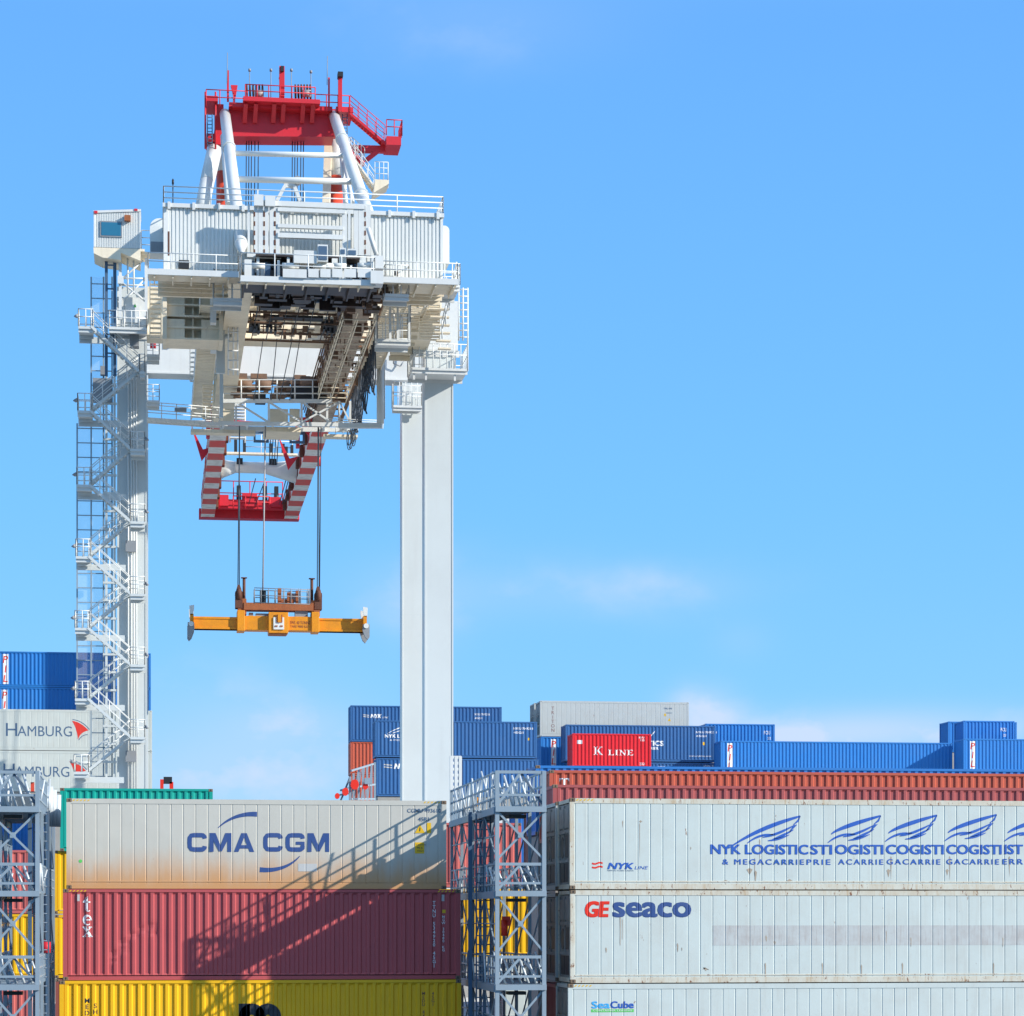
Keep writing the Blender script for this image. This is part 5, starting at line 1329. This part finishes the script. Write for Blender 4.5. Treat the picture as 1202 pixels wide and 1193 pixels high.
for k in range(6): mb.box(X(503+k*3,150),X(527+k*1.2,150),150+k*.3,150.4+k*.3,P(0,356+k*8,150).z-.04,P(0,356+k*8,150).z+.04)
mb.build('stair_flight','crane_under_shade',crane)
pl2(462,497,476,175,1.2,1.6); 
mb=MB(); mb.tube(P(462,355,150),P(462,380,150),.05,6); mb.tube(P(470,352,150),P(470,396,150),.05,6); mb.each('post','rail_white',crane)
mb=MB(); mb.path([P(p_[0],p_[1],YF_-1.2) for p_ in ((462,417),(462,427),(470,430),(474,424),(474,416))],.05); mb.build('hose','grey_box',crane)

# ------------------------------------------------------------------ spreader
Ysp=172.5
spr=thing('container_spreader',P(325,745,Ysp),'long orange-yellow container spreader with twistlock arms hanging from ropes under the crane','spreader')
E=lambda a,b: P(a,b,Ysp)
mb=MB(); 
def bxp(mb,a,b,t,u,y0,y1,Y=Ysp): 
    p=P(a,u,Y); q=P(b,t,Y); mb.box(p.x,q.x,Ysp+y0,Ysp+y1,p.z,q.z)
bxp(mb,281,373,725.5,740.5,-.6,.6); bxp(mb,278,287,718,742,-.75,.75); bxp(mb,365,374,720,743.5,-.75,.75)
bxp(mb,314.5,337.5,721,745,-1.0,.6); 
main=mb.build('main_beam','spreader_yellow',spr,bevel=.03)
for (a,b,t,u) in ((227,279,725.5,739),(373,426,727.5,742)):
    mb=MB(); bxp(mb,a,b,t,u,-.42,.42); bxp(mb,a,b,t,t+1.6,-.47,.47); bxp(mb,a,b,u-1.6,u,-.47,.47); mb.build('telescopic_beam','spreader_yellow',spr)
for a,sg in ((221,1),(431,-1)):
    off = 0 if sg>0 else 2.5
    mb=MB(); bxp(mb,min(a+2*sg,a+6*sg),max(a+2*sg,a+6*sg),723+off,738+off,-1.2,1.2); bxp(mb,min(a,a+6*sg),max(a,a+6*sg),734+off,739+off,-1.22,1.22); mb.build('end_beam','spreader_yellow',spr)
    for y in (-1.2,.95):
        mb=MB(); p=E(a+3.4*sg,712+off)
        mb.prism([(E(a+1*sg,712+off).x,E(a,713.5+off).z),(E(a+6.5*sg,712+off).x,E(a,712.5+off).z),(E(a+6.5*sg,0).x,E(a,717+off).z),(E(a+5*sg,0).x,E(a,724+off).z),(E(a+1.5*sg,0).x,E(a,724+off).z)],Ysp+y,Ysp+y+.2); mb.build('flipper_head','crane_white',spr)
        mb=MB(); mb.prism([(E(a-1*sg,0).x,E(a,733+off).z),(E(a+6.5*sg,0).x,E(a,733+off).z),(E(a+7*sg,0).x,E(a,740+off).z),(E(a+4*sg,0).x,E(a,748+off).z),(E(a+1*sg,0).x,E(a,751+off).z),(E(a-1*sg,0).x,E(a,748+off).z)],Ysp+y-.1,Ysp+y+.25); mb.build('guide_arm','grey_box',spr)
        mb=MB(); c=E(a+3*sg,735+off); mb.tube((c.x,Ysp+y-.18,c.z),(c.x,Ysp+y-.1,c.z),.17,12); mb.build('hinge','crane_white',spr)
# white plate with slot
mb=MB(); bxp(mb,320.2,332.5,727,741,-1.08,-1.0); mb.build('front_plate','rail_white',spr)
mb=MB(); bxp(mb,323.5,330.5,724,733,-1.12,-1.08); bxp(mb,322,325,736.5,738,-1.12,-1.08); bxp(mb,328,331,736.5,738,-1.12,-1.08); bxp(mb,315,336,743.5,746,-.9,.5); mb.build('slot','spreader_rust',spr)
mb=MB(); bxp(mb,325.2,328.8,722,733,-1.16,-1.12); mb.build('lock_pin','spreader_yellow',spr)
decal('lettering',[([(x+E(340,0).x-ORG[spr.name].x,z+E(340,734).z-ORG[spr.name].z) for x,z in v],f) for v,f in [text_mesh('SWL 40 TONNE',.22,width=1.35,offset=.01)]]+[([(x+E(340,0).x-ORG[spr.name].x,z+E(340,738).z-ORG[spr.name].z) for x,z in v],f) for v,f in [text_mesh('TARE 9800 KG',.16,width=1.2,offset=.01)]],'spreader_rust',spr,'flat',-.6,(0,0),.01)
# head block
mb=MB(); bxp(mb,286,367,710,717,-.6,.6); bxp(mb,279,289,704,722,-.5,.5); bxp(mb,365,375,706,724,-.5,.5); bxp(mb,281,286,718,728,-.7,.7); bxp(mb,368,373,718,728,-.7,.7); hb=mb.build('head_block','spreader_rust',spr)
mb=MB()
for a in (279.5,372.5):
    for y in (-.35,.15): 
        c=E(a,699 if a<300 else 701); mb.tube((c.x-.1,Ysp+y,c.z),(c.x+.2,Ysp+y,c.z),.42,16); mb.box(c.x-.2,c.x+.28,Ysp+y-.2,Ysp+y+.2,c.z-.9,c.z+.2); mb.prism([(c.x-.22,c.z),(c.x+.3,c.z),(c.x+.1,c.z+.65),(c.x-.05,c.z+.65)],Ysp+y-.15,Ysp+y+.15)
mb.build('rope_sheave','rust_dark',spr)
mb=MB(); bxp(mb,292,297,720,724,-.3,.3); bxp(mb,300,316,721,724,-.3,.3); bxp(mb,346,361,718,725,-.4,.4); mb.each('valve_box','grey_box',spr)
mb=MB(); c=E(0,710); 
for y in (-.6,.6): 
    for b in (0,.5,1.0): mb.tube((E(298,0).x,Ysp+y,E(0,710).z+.05+b*.98),(E(363,0).x,Ysp+y,E(0,711).z+.05+b*.98),.028,6)
    for a in (298.5,306,315,323,333,341,350,352.5,361,363): mb.tube(E(a,710)+Vector((0,y,0)),E(a,692.5)+Vector((0,y,0)),.028,6)
mb.build('railing','grey_box',spr)
mb=MB(); bxp(mb,326,330,691,710,-.3,.3); bxp(mb,337,341,696,710,-.3,.3); bxp(mb,347,351,694,709,-.3,.2); bxp(mb,330,345,704,708,-.2,.2); mb.each('cable_guide','spreader_rust',spr)
mb=MB(); bxp(mb,339,347,697,707,-.1,.2); mb.build('cable_drum','cable_grey',spr)
mb=MB(); bxp(mb,305,312,694,708,-.4,.2); mb.build('cable_basket','black',spr)
mb=MB()
for a,t in ((286.5,678),(366,679)): mb.tube(E(a,712),E(a,t),.10,8); mb.box(E(a,t).x-.2,E(a,t).x+.2,Ysp-.15,Ysp+.15,E(a,t+1).z,E(a,t).z)
mb.each('guide_post','rust_dark',spr)
for a,b,y in ((279,280.5,-.35),(281,281.5,.15),(372,372.2,-.35),(374.8,374.8,.2),(375,376.5,-.1)):
    p=P(a,694,Ysp); q=P(b,500,Ysp); q.y+=y*3; mb=MB(); mb.tube(Vector((p.x,Ysp+y,p.z)),q,.032,6); mb.build('hoist_rope','rope',spr)
mb=MB(); mb.tube(P(308.5,694,Ysp),P(311.5,500,Ysp+.5),.05,6); mb.build('power_cable','cable_grey',spr)
# ropes inside the boom/portal zone
for a,b,y0_,y1_ in ((309,298,410,470),(325,318,405,465),(343,328,405,470),(352,340,405,470)):
    mb=MB(); mb.tube(P(a,398,160),P(b,470,171),.03,5); mb.build('trolley_rope','rope',crane)
for a in (316,319,322,325): mb=MB(); mb.tube(P(a+2,505,188),P(a,545,205),.04,5); mb.build('boom_rope','rope',crane)
for a,b in ((300,292),(312,300),(336,328),(339,331),(342,334)): mb=MB(); mb.tube(P(a,562,208),P(b,592,225),.04,5); mb.build('boom_rope','rope',crane)

# ------------------------------------------------------------------ lashing bridges
def lashing_bridge(xl, xr, Y0, Y1, label, ladder_side, closeup_top=905):
    """open steel tower seen end-on; storeys at the deck levels read off the front face"""
    xm=(xl+xr)/2; 
    zd=[Zp(py,xm,Y0) for py in (948,1047,1157)]; zr_=[Zp(py,xm,Y0) for py in (905,1013,1122)]
    zd.append(zd[2]-(zd[1]-zd[2])); zr_.append(zr_[2]-(zr_[1]-zr_[2]))
    zbot=zd[-1]-3.2
    t=thing('lashing_bridge',(xm,Y0,zbot),label,'lashing bridge','lashing bridges beside the near stacks')
    w=.125; post=MB(); n=4; ys=[Y0+(Y1-Y0)*k/n for k in range(n+1)]
    for x in (xl,xr):
        mb=MB(); mb.box(x-w/2,x+w/2,Y0-w/2,Y0+w/2,zbot,zr_[0]); mb.build('post','galv',t)
    for j,y in enumerate(ys[1:]):
        for x in (xl,xr):
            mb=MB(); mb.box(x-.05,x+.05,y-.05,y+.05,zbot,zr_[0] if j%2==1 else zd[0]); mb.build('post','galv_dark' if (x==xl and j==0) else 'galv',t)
    for i,(d,r_) in enumerate(zip(zd,zr_)):
        mb=MB(); mb.box(xl-.05,xr-.06,Y0-.10,Y1,d+.0,d+.03)
        mb.box(xl-w/2,xr+w/2,Y0-.14,Y0-.06,d-.14,d+.03)
        y=Y0+.3
        while y<Y1: mb.box(xl,xr-.06,y,y+.06,d-.05,d+.0); y+=.6
        mb.box(xl-.1,xl+.0,Y0,Y1,d-.2,d); mb.box(xr-.06,xr-.02,Y0,Y1,d-.03,d+.04)
        mb.build('deck','galv',t)
        # front rail with the A-shaped brace
        mb=MB(); mb.beam((xl,Y0,r_-.04),(xr,Y0,r_-.04),.09); mb.beam((xl,Y0,(d+r_)/2-.18),(xr,Y0,(d+r_)/2-.18),.07)
        mb.beam((xm,Y0,r_-.05),(xl,Y0,d+.05),.075); mb.build('front_brace','galv',t)
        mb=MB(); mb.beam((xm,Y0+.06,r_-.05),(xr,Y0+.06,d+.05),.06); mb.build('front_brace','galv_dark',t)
        # cross bracing of the storey below
        nxt = zr_[i+1] if i+1<len(zr_) else zbot
        mb=MB(); mb.beam((xl,Y0,d-.12),(xr,Y0,nxt+.1),.065); mb.beam((xr,Y0+.05,d-.12),(xl,Y0+.05,nxt+.1),.065); 
        mb.box(xm-.08,xm+.08,Y0-.03,Y0+.08,(d+nxt)/2-.08,(d+nxt)/2+.08); mb.build('cross_brace','galv',t)
        # side frames
        for x in (xl,xr):
            mb=MB()
            for hh in (1,.62,.3): mb.beam((x,Y0,d+(r_-d)*hh-.03),(x,Y1,d+(r_-d)*hh-.03),.05)
            y=Y0+.6
            while y<Y1: mb.beam((x,y,d),(x,y,r_),.045); y+=.75
            mb.build('side_rail','galv',t)
            mb=MB()
            for k in range(n):
                a,b=ys[k],ys[k+1]
                mb.beam((x,a,d-.15),(x,b,nxt+.05),.04)
                if x==xl: mb.beam((x,b,d-.15),(x,a,nxt+.05),.04); mb.beam((x,a,(d+nxt)/2),(x,b,(d+nxt)/2),.035)
            mb.build('side_brace','galv',t)
        # lashing rods leaning in their racks
        rr=random.Random(i*5+int(xl))
        for x,nr in ((xl-.03,12),(xr-.05,6)):
            mb=MB()
            for k in range(nr):
                y=Y0+.4+(Y1-Y0-.8)*k/nr+rr.uniform(-.1,.1); hgt=(r_-d)*rr.uniform(.85,1.12)
                mb.tube((x+rr.uniform(-.05,.15),y,d+.05),(x+rr.uniform(-.15,.25),y+rr.uniform(-.5,.5),d+hgt),.032,6)
            mb.each('lashing_rod','rod_steel',t)
        mb=MB()
        for k in range(5):
            a=xl+(xr-xl)*(k+.7)/6; mb.tube((a+.15,Y0+.45,d+.05),(a-.12,Y0+.6,d+(r_-d)*.9),.04,6)
        mb.each('lashing_rod','rod_steel',t)
        # lamp under the deck
        mb=MB(); mb.box(xm-.3,xm+.25,Y0+.5,Y0+1.1,d-.30,d-.2); mb.build('deck_lamp','black',t)
    mb=MB(); lx=xl-.55 if ladder_side<0 else xr-.55
    ly=Y0+3.1
    for x in (lx+.3,lx+.75): mb.beam((x,ly,zbot),(x,ly,zd[0]),.05)
    z=zbot
    while z<zd[0]: mb.tube((lx+.3,ly,z),(lx+.75,ly,z),.022,6); z+=.28
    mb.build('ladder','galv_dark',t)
    mb=MB(); bx=lx+.1; mb.box(bx,bx+.12,ly+.4,ly+.5,zbot,zd[0]); mb.box(bx+.5,bx+.58,ly+1.6,ly+1.7,zbot,zd[0]); mb.each('post','mech_blue',t)
    return t, zd, zr_
YTW=77.2
lb,zd,zr_=lashing_bridge(X(583.5,YTW),X(638.5,YTW),YTW,YTW+12,'grey steel lashing bridge with cross braces between the cream and the white container stacks',-1)
mb=MB(); mb.box(X(590,79),X(590,79)+.25,79,79.2,zd[1]-1.05,zd[1]-.75); mb.tube((X(592,79),79,zd[2]+1.5),(X(592,79),79,zd[2]+2.0),.1,10); mb.build('fire_extinguisher','lamp_red',lb)
mb=MB(); mb.box(X(549,87),X(549,87)+.25,86,86.2,zr_[0]-.7,zr_[0]-.4); mb.build('lamp','spreader_yellow',lb)
lb2,zd2,zr2=lashing_bridge(X(-14,YTW),X(44,YTW),YTW,YTW+12,'grey steel lashing bridge with cross braces at the left edge of the photo',1)
# clutter on top of the left bridge: bollard-like lamp, upright bin of rods, mast
mb=MB(); z=zd2[0]; x=X(8,YTW+1); mb.tube((x,78,z),(x,78,z+.75),.17,12); mb.tube((x,78,z+.75),(x,78,z+.98),.11,12); mb.build('lamp','rod_steel',lb2)
mb=MB()
for a,h in ((48,1.15),(52,1.1),(56,1.0),(60,.9),(65,.75)): mb.tube((X(a,83),83+a*.03,zd2[0]-.3),(X(a+.6,83),83+a*.03,zd2[0]+h),.10,10)
mb.each('lashing_rod','rod_steel',lb2)
mb=MB(); mb.box(X(36,80),X(40,80),80,80.2,zd2[0]+.62,zd2[0]+.9); mb.build('lamp','crane_orange',lb2)
mb=MB(); mb.tube((X(14,78.5),78.5,zr2[0]+.1),(X(45,77.6),77.6,zd2[0]+.02),.045,8); mb.tube((X(22,79),79,zd2[0]+.5),(X(32,79),79,zd2[0]+.52),.03,6); mb.build('brace','galv_dark',lb2)
mb=MB(); mb.tube((X(54,82),82,zd2[2]+.9),(X(54,82),82,zd2[2]+1.25),.15,12); mb.tube((X(54,82),82,zd2[2]+1.25),(X(54,82),82,zd2[2]+1.33),.09,12); mb.build('fire_extinguisher','crane_red',lb2)

# far lashing bridge with red drums left of the right crane leg
Yb=150
fb=thing('lashing_bridge',P(420,950,Yb),'small grey lashing bridge with round red reels left of the right crane leg','lashing bridge')
mb=MB()
for i,(a,t) in enumerate(((411,912),(415,908),(421,903),(426,901),(431,899),(436,897),(440,895))): mb.beam(P(a,955,Yb+i),P(a,t,Yb+i),.12)
for (a,b,t,u) in ((395,412,934,931),(410,440,925,921),(412,438,905,897),(412,440,938,938),(400,412,928,924)): mb.beam(P(a,t,Yb),P(b,u,Yb+2),.10)
for i in range(6): mb.beam(P(412+i*4,938,Yb+.1),P(416+i*4,908-i*2,Yb+.1),.05)
mb.build('frame','galv',fb)
mb=MB(); mb.box(X(428,Yb-.5),X(437,Yb-.5),Yb-.5,Yb-.1,P(430,921,Yb).z,P(430,914,Yb).z); mb.build('panel','galv',fb)
mb=MB(); mb.tube(P(393,958,Yb),P(411,912,Yb),.06,6); mb.build('handrail','galv_dark',fb)
for a,b,rx in ((396,934.5,.14),(405.5,929.5,.19),(416.5,921,.24),(429,923,.16)):
    mb=MB(); c=P(a,b,Yb-.4); 
    ring=[(c.x+rx*math.cos(R(t)),c.z+rx*1.25*math.sin(R(t))) for t in range(0,360,20)]
    mb.prism(ring,c.y,c.y+.25); mb.build('reel','lamp_red',fb)
# small red-and-black gantry lamp behind the teal container
lt=thing('signal_lamp',P(196,925,125),'small red and black signal box above the teal container','signal')
mb=MB(); mb.box(X(192,125),X(202,125),125,125.4,P(196,920,125).z,P(196,912,125).z); mb.build('lamp_head','black',lt)
mb=MB(); mb.box(X(188,125),X(192,125),125,125.5,P(196,926,125).z,P(196,915,125).z); mb.box(X(199,125),X(203.5,125),125,125.5,P(196,930,125).z,P(196,918,125).z); mb.each('bracket','lamp_red',lt)
# white gridded gangway frame right of the right crane leg
gr=thing('access_tower',P(536,915,150),'white gridded access tower just right of the right crane leg','access tower')
mb=MB()
for a in (530,535.5,540.5): mb.box(X(a,150)-.09,X(a,150)+.09,150,150.2,P(a,960,150).z,P(a,888,150).z)
for py in range(889,960,7): mb.box(X(529,150),X(541.5,150),150.02,150.18,P(a,py,150).z-.08,P(a,py,150).z+.08)
mb.build('grid_frame','crane_white',gr)
# white deckhouse seen through the right lashing bridge
dh=thing('deck_house',P(575,968,140),'pale deck house behind the right lashing bridge, above the salmon red container','deck house')
mb=MB(); mb.box(X(540,140),X(617,140),140,144,P(575,1010,140).z,P(575,951,140).z); w_=mb.build('wall','crane_white',dh)
mb=MB(); mb.box(X(539,140),X(618,140),139.9,144.1,P(575,951,140).z,P(575,949.5,140).z); mb.build('roof','crane_under_shade',dh)
for a in (548,562,604):
    mb=MB(); mb.box(X(a,140),X(a+6,140),139.95,139.99,P(575,962,140).z,P(575,956,140).z); mb.build('window','glass',w_)

# ------------------------------------------------------------------ setting
paint('water', (.02,.06,.08), .12, dirt=.1, dirtcol=(.03,.09,.10), scale=.05, bump=.4)
paint('concrete', (.56,.54,.49), .85, dirt=.5, dirtcol=(.20,.19,.18), scale=.3, bump=.2)
paint('bounce_grey', (.62,.60,.55), .8, dirt=.3, dirtcol=(.3,.28,.25), scale=.3)  # kept pale to throw light back up at the boom
paint('hull', (.05,.08,.14), .5, dirt=.4, dirtcol=(.2,.12,.08), scale=.2)
paint('hatch', (.34,.33,.30), .7, dirt=.5, dirtcol=(.12,.06,.05), scale=.4)
mb=MB(); mb.box(-4000,6000,-500,9000,-1,0); struct(mb,'water','water')
mb=MB(); mb.box(-400,500,130,182,-.5,QZ); struct(mb,'quay','concrete')
mb=MB(); mb.box(-60,70,70,128.5,.5,z2-3.2); struct(mb,'ship_hull','hull')
def hatch(x0,x1,y0,y1,zt_):
    zl = z2-3.2 if y0<140 else 8.0
    mb=MB(); mb.box(x0,x1,y0,y1,zl,zt_-.02); struct(mb,'hatch_cover','hatch')
mb=MB(); mb.box(-90,160,184.5-1,240,.5,7.9); struct(mb,'ship_hull','hull'); mb=MB(); mb.box(-90,160,183.5,240,7.9,8.0); struct(mb,'bounce_deck','bounce_grey')  # unseen pale deck sheet, added to bounce light onto the boom underside
# supports under the lowest visible containers of every bay
done=[]
for t,L,H,kd in ALLC:
    x,y,z=t.location
    below=[1 for o,l2,h2,_ in ALLC if o is not t and abs(o.location.y-y)<1.2 and o.location.z<z-1 and o.location.x<x+L*.8 and o.location.x+l2>x+L*.2]
    if below: continue
    hatch(x+.1,x+L-.1,y+.08,y+CW-.05,z)

# ------------------------------------------------------------------ light, sky, camera
EL,AZ=26.2,61.6
sd=Vector((math.cos(R(EL))*math.sin(R(AZ)), -math.cos(R(EL))*math.cos(R(AZ)), math.sin(R(EL))))
sl=bpy.data.lights.new('sun','SUN'); sl.energy=4.4; sl.angle=R(.5); sl.color=(1,.95,.87)
so=bpy.data.objects.new('sun',sl); so.rotation_euler=sd.to_track_quat('Z','Y').to_euler(); so.location=(60,20,80); COL.objects.link(so)
w=bpy.data.worlds.new('World'); scene.world=w; w.use_nodes=True
n=w.node_tree.nodes; l=w.node_tree.links; n.clear()
out=n.new('ShaderNodeOutputWorld'); bg=n.new('ShaderNodeBackground'); sk=n.new('ShaderNodeTexSky'); sk.sky_type='NISHITA'; sk.sun_disc=False
sk.sun_elevation=R(EL); sk.sun_rotation=R(180-AZ); sk.altitude=0; sk.air_density=1.0; sk.dust_density=.25; sk.ozone_density=3.0
tc=n.new('ShaderNodeTexCoord')
# thin broken cloud low over the horizon, by direction in the sky
mp=n.new('ShaderNodeMapping'); mp.inputs['Scale'].default_value=(22,22,34); mp.inputs['Location'].default_value=(3.1,1.2,.4); l.new(tc.outputs['Generated'],mp.inputs[0])
cn=n.new('ShaderNodeTexNoise'); cn.inputs['Scale'].default_value=1; cn.inputs['Detail'].default_value=7; cn.inputs['Roughness'].default_value=.55; l.new(mp.outputs[0],cn.inputs['Vector'])
cr=n.new('ShaderNodeValToRGB'); cr.color_ramp.elements[0].position=.50; cr.color_ramp.elements[1].position=.72; l.new(cn.outputs[0],cr.inputs[0])
sp=n.new('ShaderNodeSeparateXYZ'); l.new(tc.outputs['Generated'],sp.inputs[0])
def bump1(sock, c, wd):
    a=n.new('ShaderNodeMath'); a.operation='SUBTRACT'; l.new(sock,a.inputs[0]); a.inputs[1].default_value=c
    b=n.new('ShaderNodeMath'); b.operation='DIVIDE'; l.new(a.outputs[0],b.inputs[0]); b.inputs[1].default_value=wd
    p=n.new('ShaderNodeMath'); p.operation='MULTIPLY'; l.new(b.outputs[0],p.inputs[0]); l.new(b.outputs[0],p.inputs[1])
    e=n.new('ShaderNodeMath'); e.operation='MULTIPLY'; e.inputs[1].default_value=-1; l.new(p.outputs[0],e.inputs[0])
    q=n.new('ShaderNodeMath'); q.operation='EXPONENT'; l.new(e.outputs[0],q.inputs[0]); return q.outputs[0]
def dirof(px_,py_):
    v=Vector(((px_-601)/F*C_+S, C_-(px_-601)/F*S, (1077-py_)/F)); v.normalize(); return v
tot=None
for px_,py_,wx,wz,amp in ((640,694,.06,.011,.42),(780,690,.03,.008,.38),(490,700,.025,.016,.45),(290,875,.05,.026,.85),(220,915,.06,.014,.6),(825,835,.012,.009,1.6),(980,862,.045,.008,1.6),(870,752,.012,.008,.28),(560,30,.05,.014,.30),(1100,850,.05,.008,.7),(350,850,.025,.008,.5)):
    v=dirof(px_,py_)
    m1=n.new('ShaderNodeMath'); m1.operation='MULTIPLY'; l.new(bump1(sp.outputs['X'],v.x,wx),m1.inputs[0]); l.new(bump1(sp.outputs['Z'],v.z,wz),m1.inputs[1])
    m2=n.new('ShaderNodeMath'); m2.operation='MULTIPLY_ADD'; l.new(m1.outputs[0],m2.inputs[0]); m2.inputs[1].default_value=amp
    if tot: l.new(tot,m2.inputs[2])
    else: m2.inputs[2].default_value=0
    tot=m2.outputs[0]
mm=n.new('ShaderNodeMath'); mm.operation='MULTIPLY'; l.new(tot,mm.inputs[0])
c2=n.new('ShaderNodeMath'); c2.operation='MULTIPLY_ADD'; c2.inputs[1].default_value=.62; c2.inputs[2].default_value=.38; l.new(cr.outputs[0],c2.inputs[0]); l.new(c2.outputs[0],mm.inputs[1]); mm.use_clamp=True
front=n.new('ShaderNodeMath'); front.operation='GREATER_THAN'; front.inputs[1].default_value=0; l.new(sp.outputs['Y'],front.inputs[0])
mf=n.new('ShaderNodeMath'); mf.operation='MULTIPLY'; l.new(mm.outputs[0],mf.inputs[0]); l.new(front.outputs[0],mf.inputs[1])
SKM=n.new('ShaderNodeMixRGB'); SKM.blend_type='MULTIPLY'; SKM.inputs[0].default_value=1; SKM.inputs[2].default_value=(.94,1.0,1.02,1); 
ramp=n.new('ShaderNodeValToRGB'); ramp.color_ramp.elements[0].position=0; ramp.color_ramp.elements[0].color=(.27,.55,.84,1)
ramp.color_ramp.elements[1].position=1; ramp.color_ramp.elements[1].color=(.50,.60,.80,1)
e=ramp.color_ramp.elements.new(.06); e.color=(.18,.475,.82,1); e=ramp.color_ramp.elements.new(.16); e.color=(.145,.44,.85,1); e=ramp.color_ramp.elements.new(.33); e.color=(.118,.365,.82,1); e=ramp.color_ramp.elements.new(.52); e.color=(.30,.48,.82,1)  # upper stops whitened and brightened to lift the fill in the shadows
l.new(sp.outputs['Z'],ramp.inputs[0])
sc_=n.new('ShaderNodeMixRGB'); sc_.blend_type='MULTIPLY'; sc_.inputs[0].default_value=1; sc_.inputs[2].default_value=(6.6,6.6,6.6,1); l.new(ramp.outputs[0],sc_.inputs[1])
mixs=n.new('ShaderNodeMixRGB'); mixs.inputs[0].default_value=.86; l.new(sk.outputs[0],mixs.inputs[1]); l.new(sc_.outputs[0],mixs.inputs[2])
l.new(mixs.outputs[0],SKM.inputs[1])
hs_=n.new('ShaderNodeHueSaturation'); hs_.inputs['Saturation'].default_value=1.0; l.new(SKM.outputs[0],hs_.inputs['Color'])
cm=n.new('ShaderNodeMixRGB'); cm.inputs[2].default_value=(3.2,4.0,5.3,1); l.new(mf.outputs[0],cm.inputs[0]); l.new(hs_.outputs[0],cm.inputs[1])
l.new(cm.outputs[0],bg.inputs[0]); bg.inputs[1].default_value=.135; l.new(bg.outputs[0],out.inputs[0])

cd=bpy.data.cameras.new('camera'); cam=bpy.data.objects.new('camera',cd); COL.objects.link(cam)
cam.location=(0,0,Z0); cam.rotation_euler=(R(90),0,-TH); cd.sensor_width=36; cd.sensor_fit='HORIZONTAL'; cd.lens=F/1202*36
cd.shift_y=(1077-596.5)/1202; cd.clip_start=1; cd.clip_end=12000
scene.camera=cam
scene.view_settings.view_transform='Standard'; scene.view_settings.look='None'; scene.view_settings.exposure=.5; scene.view_settings.gamma=1; scene.view_settings.use_curve_mapping=False
scene.render.engine='CYCLES'
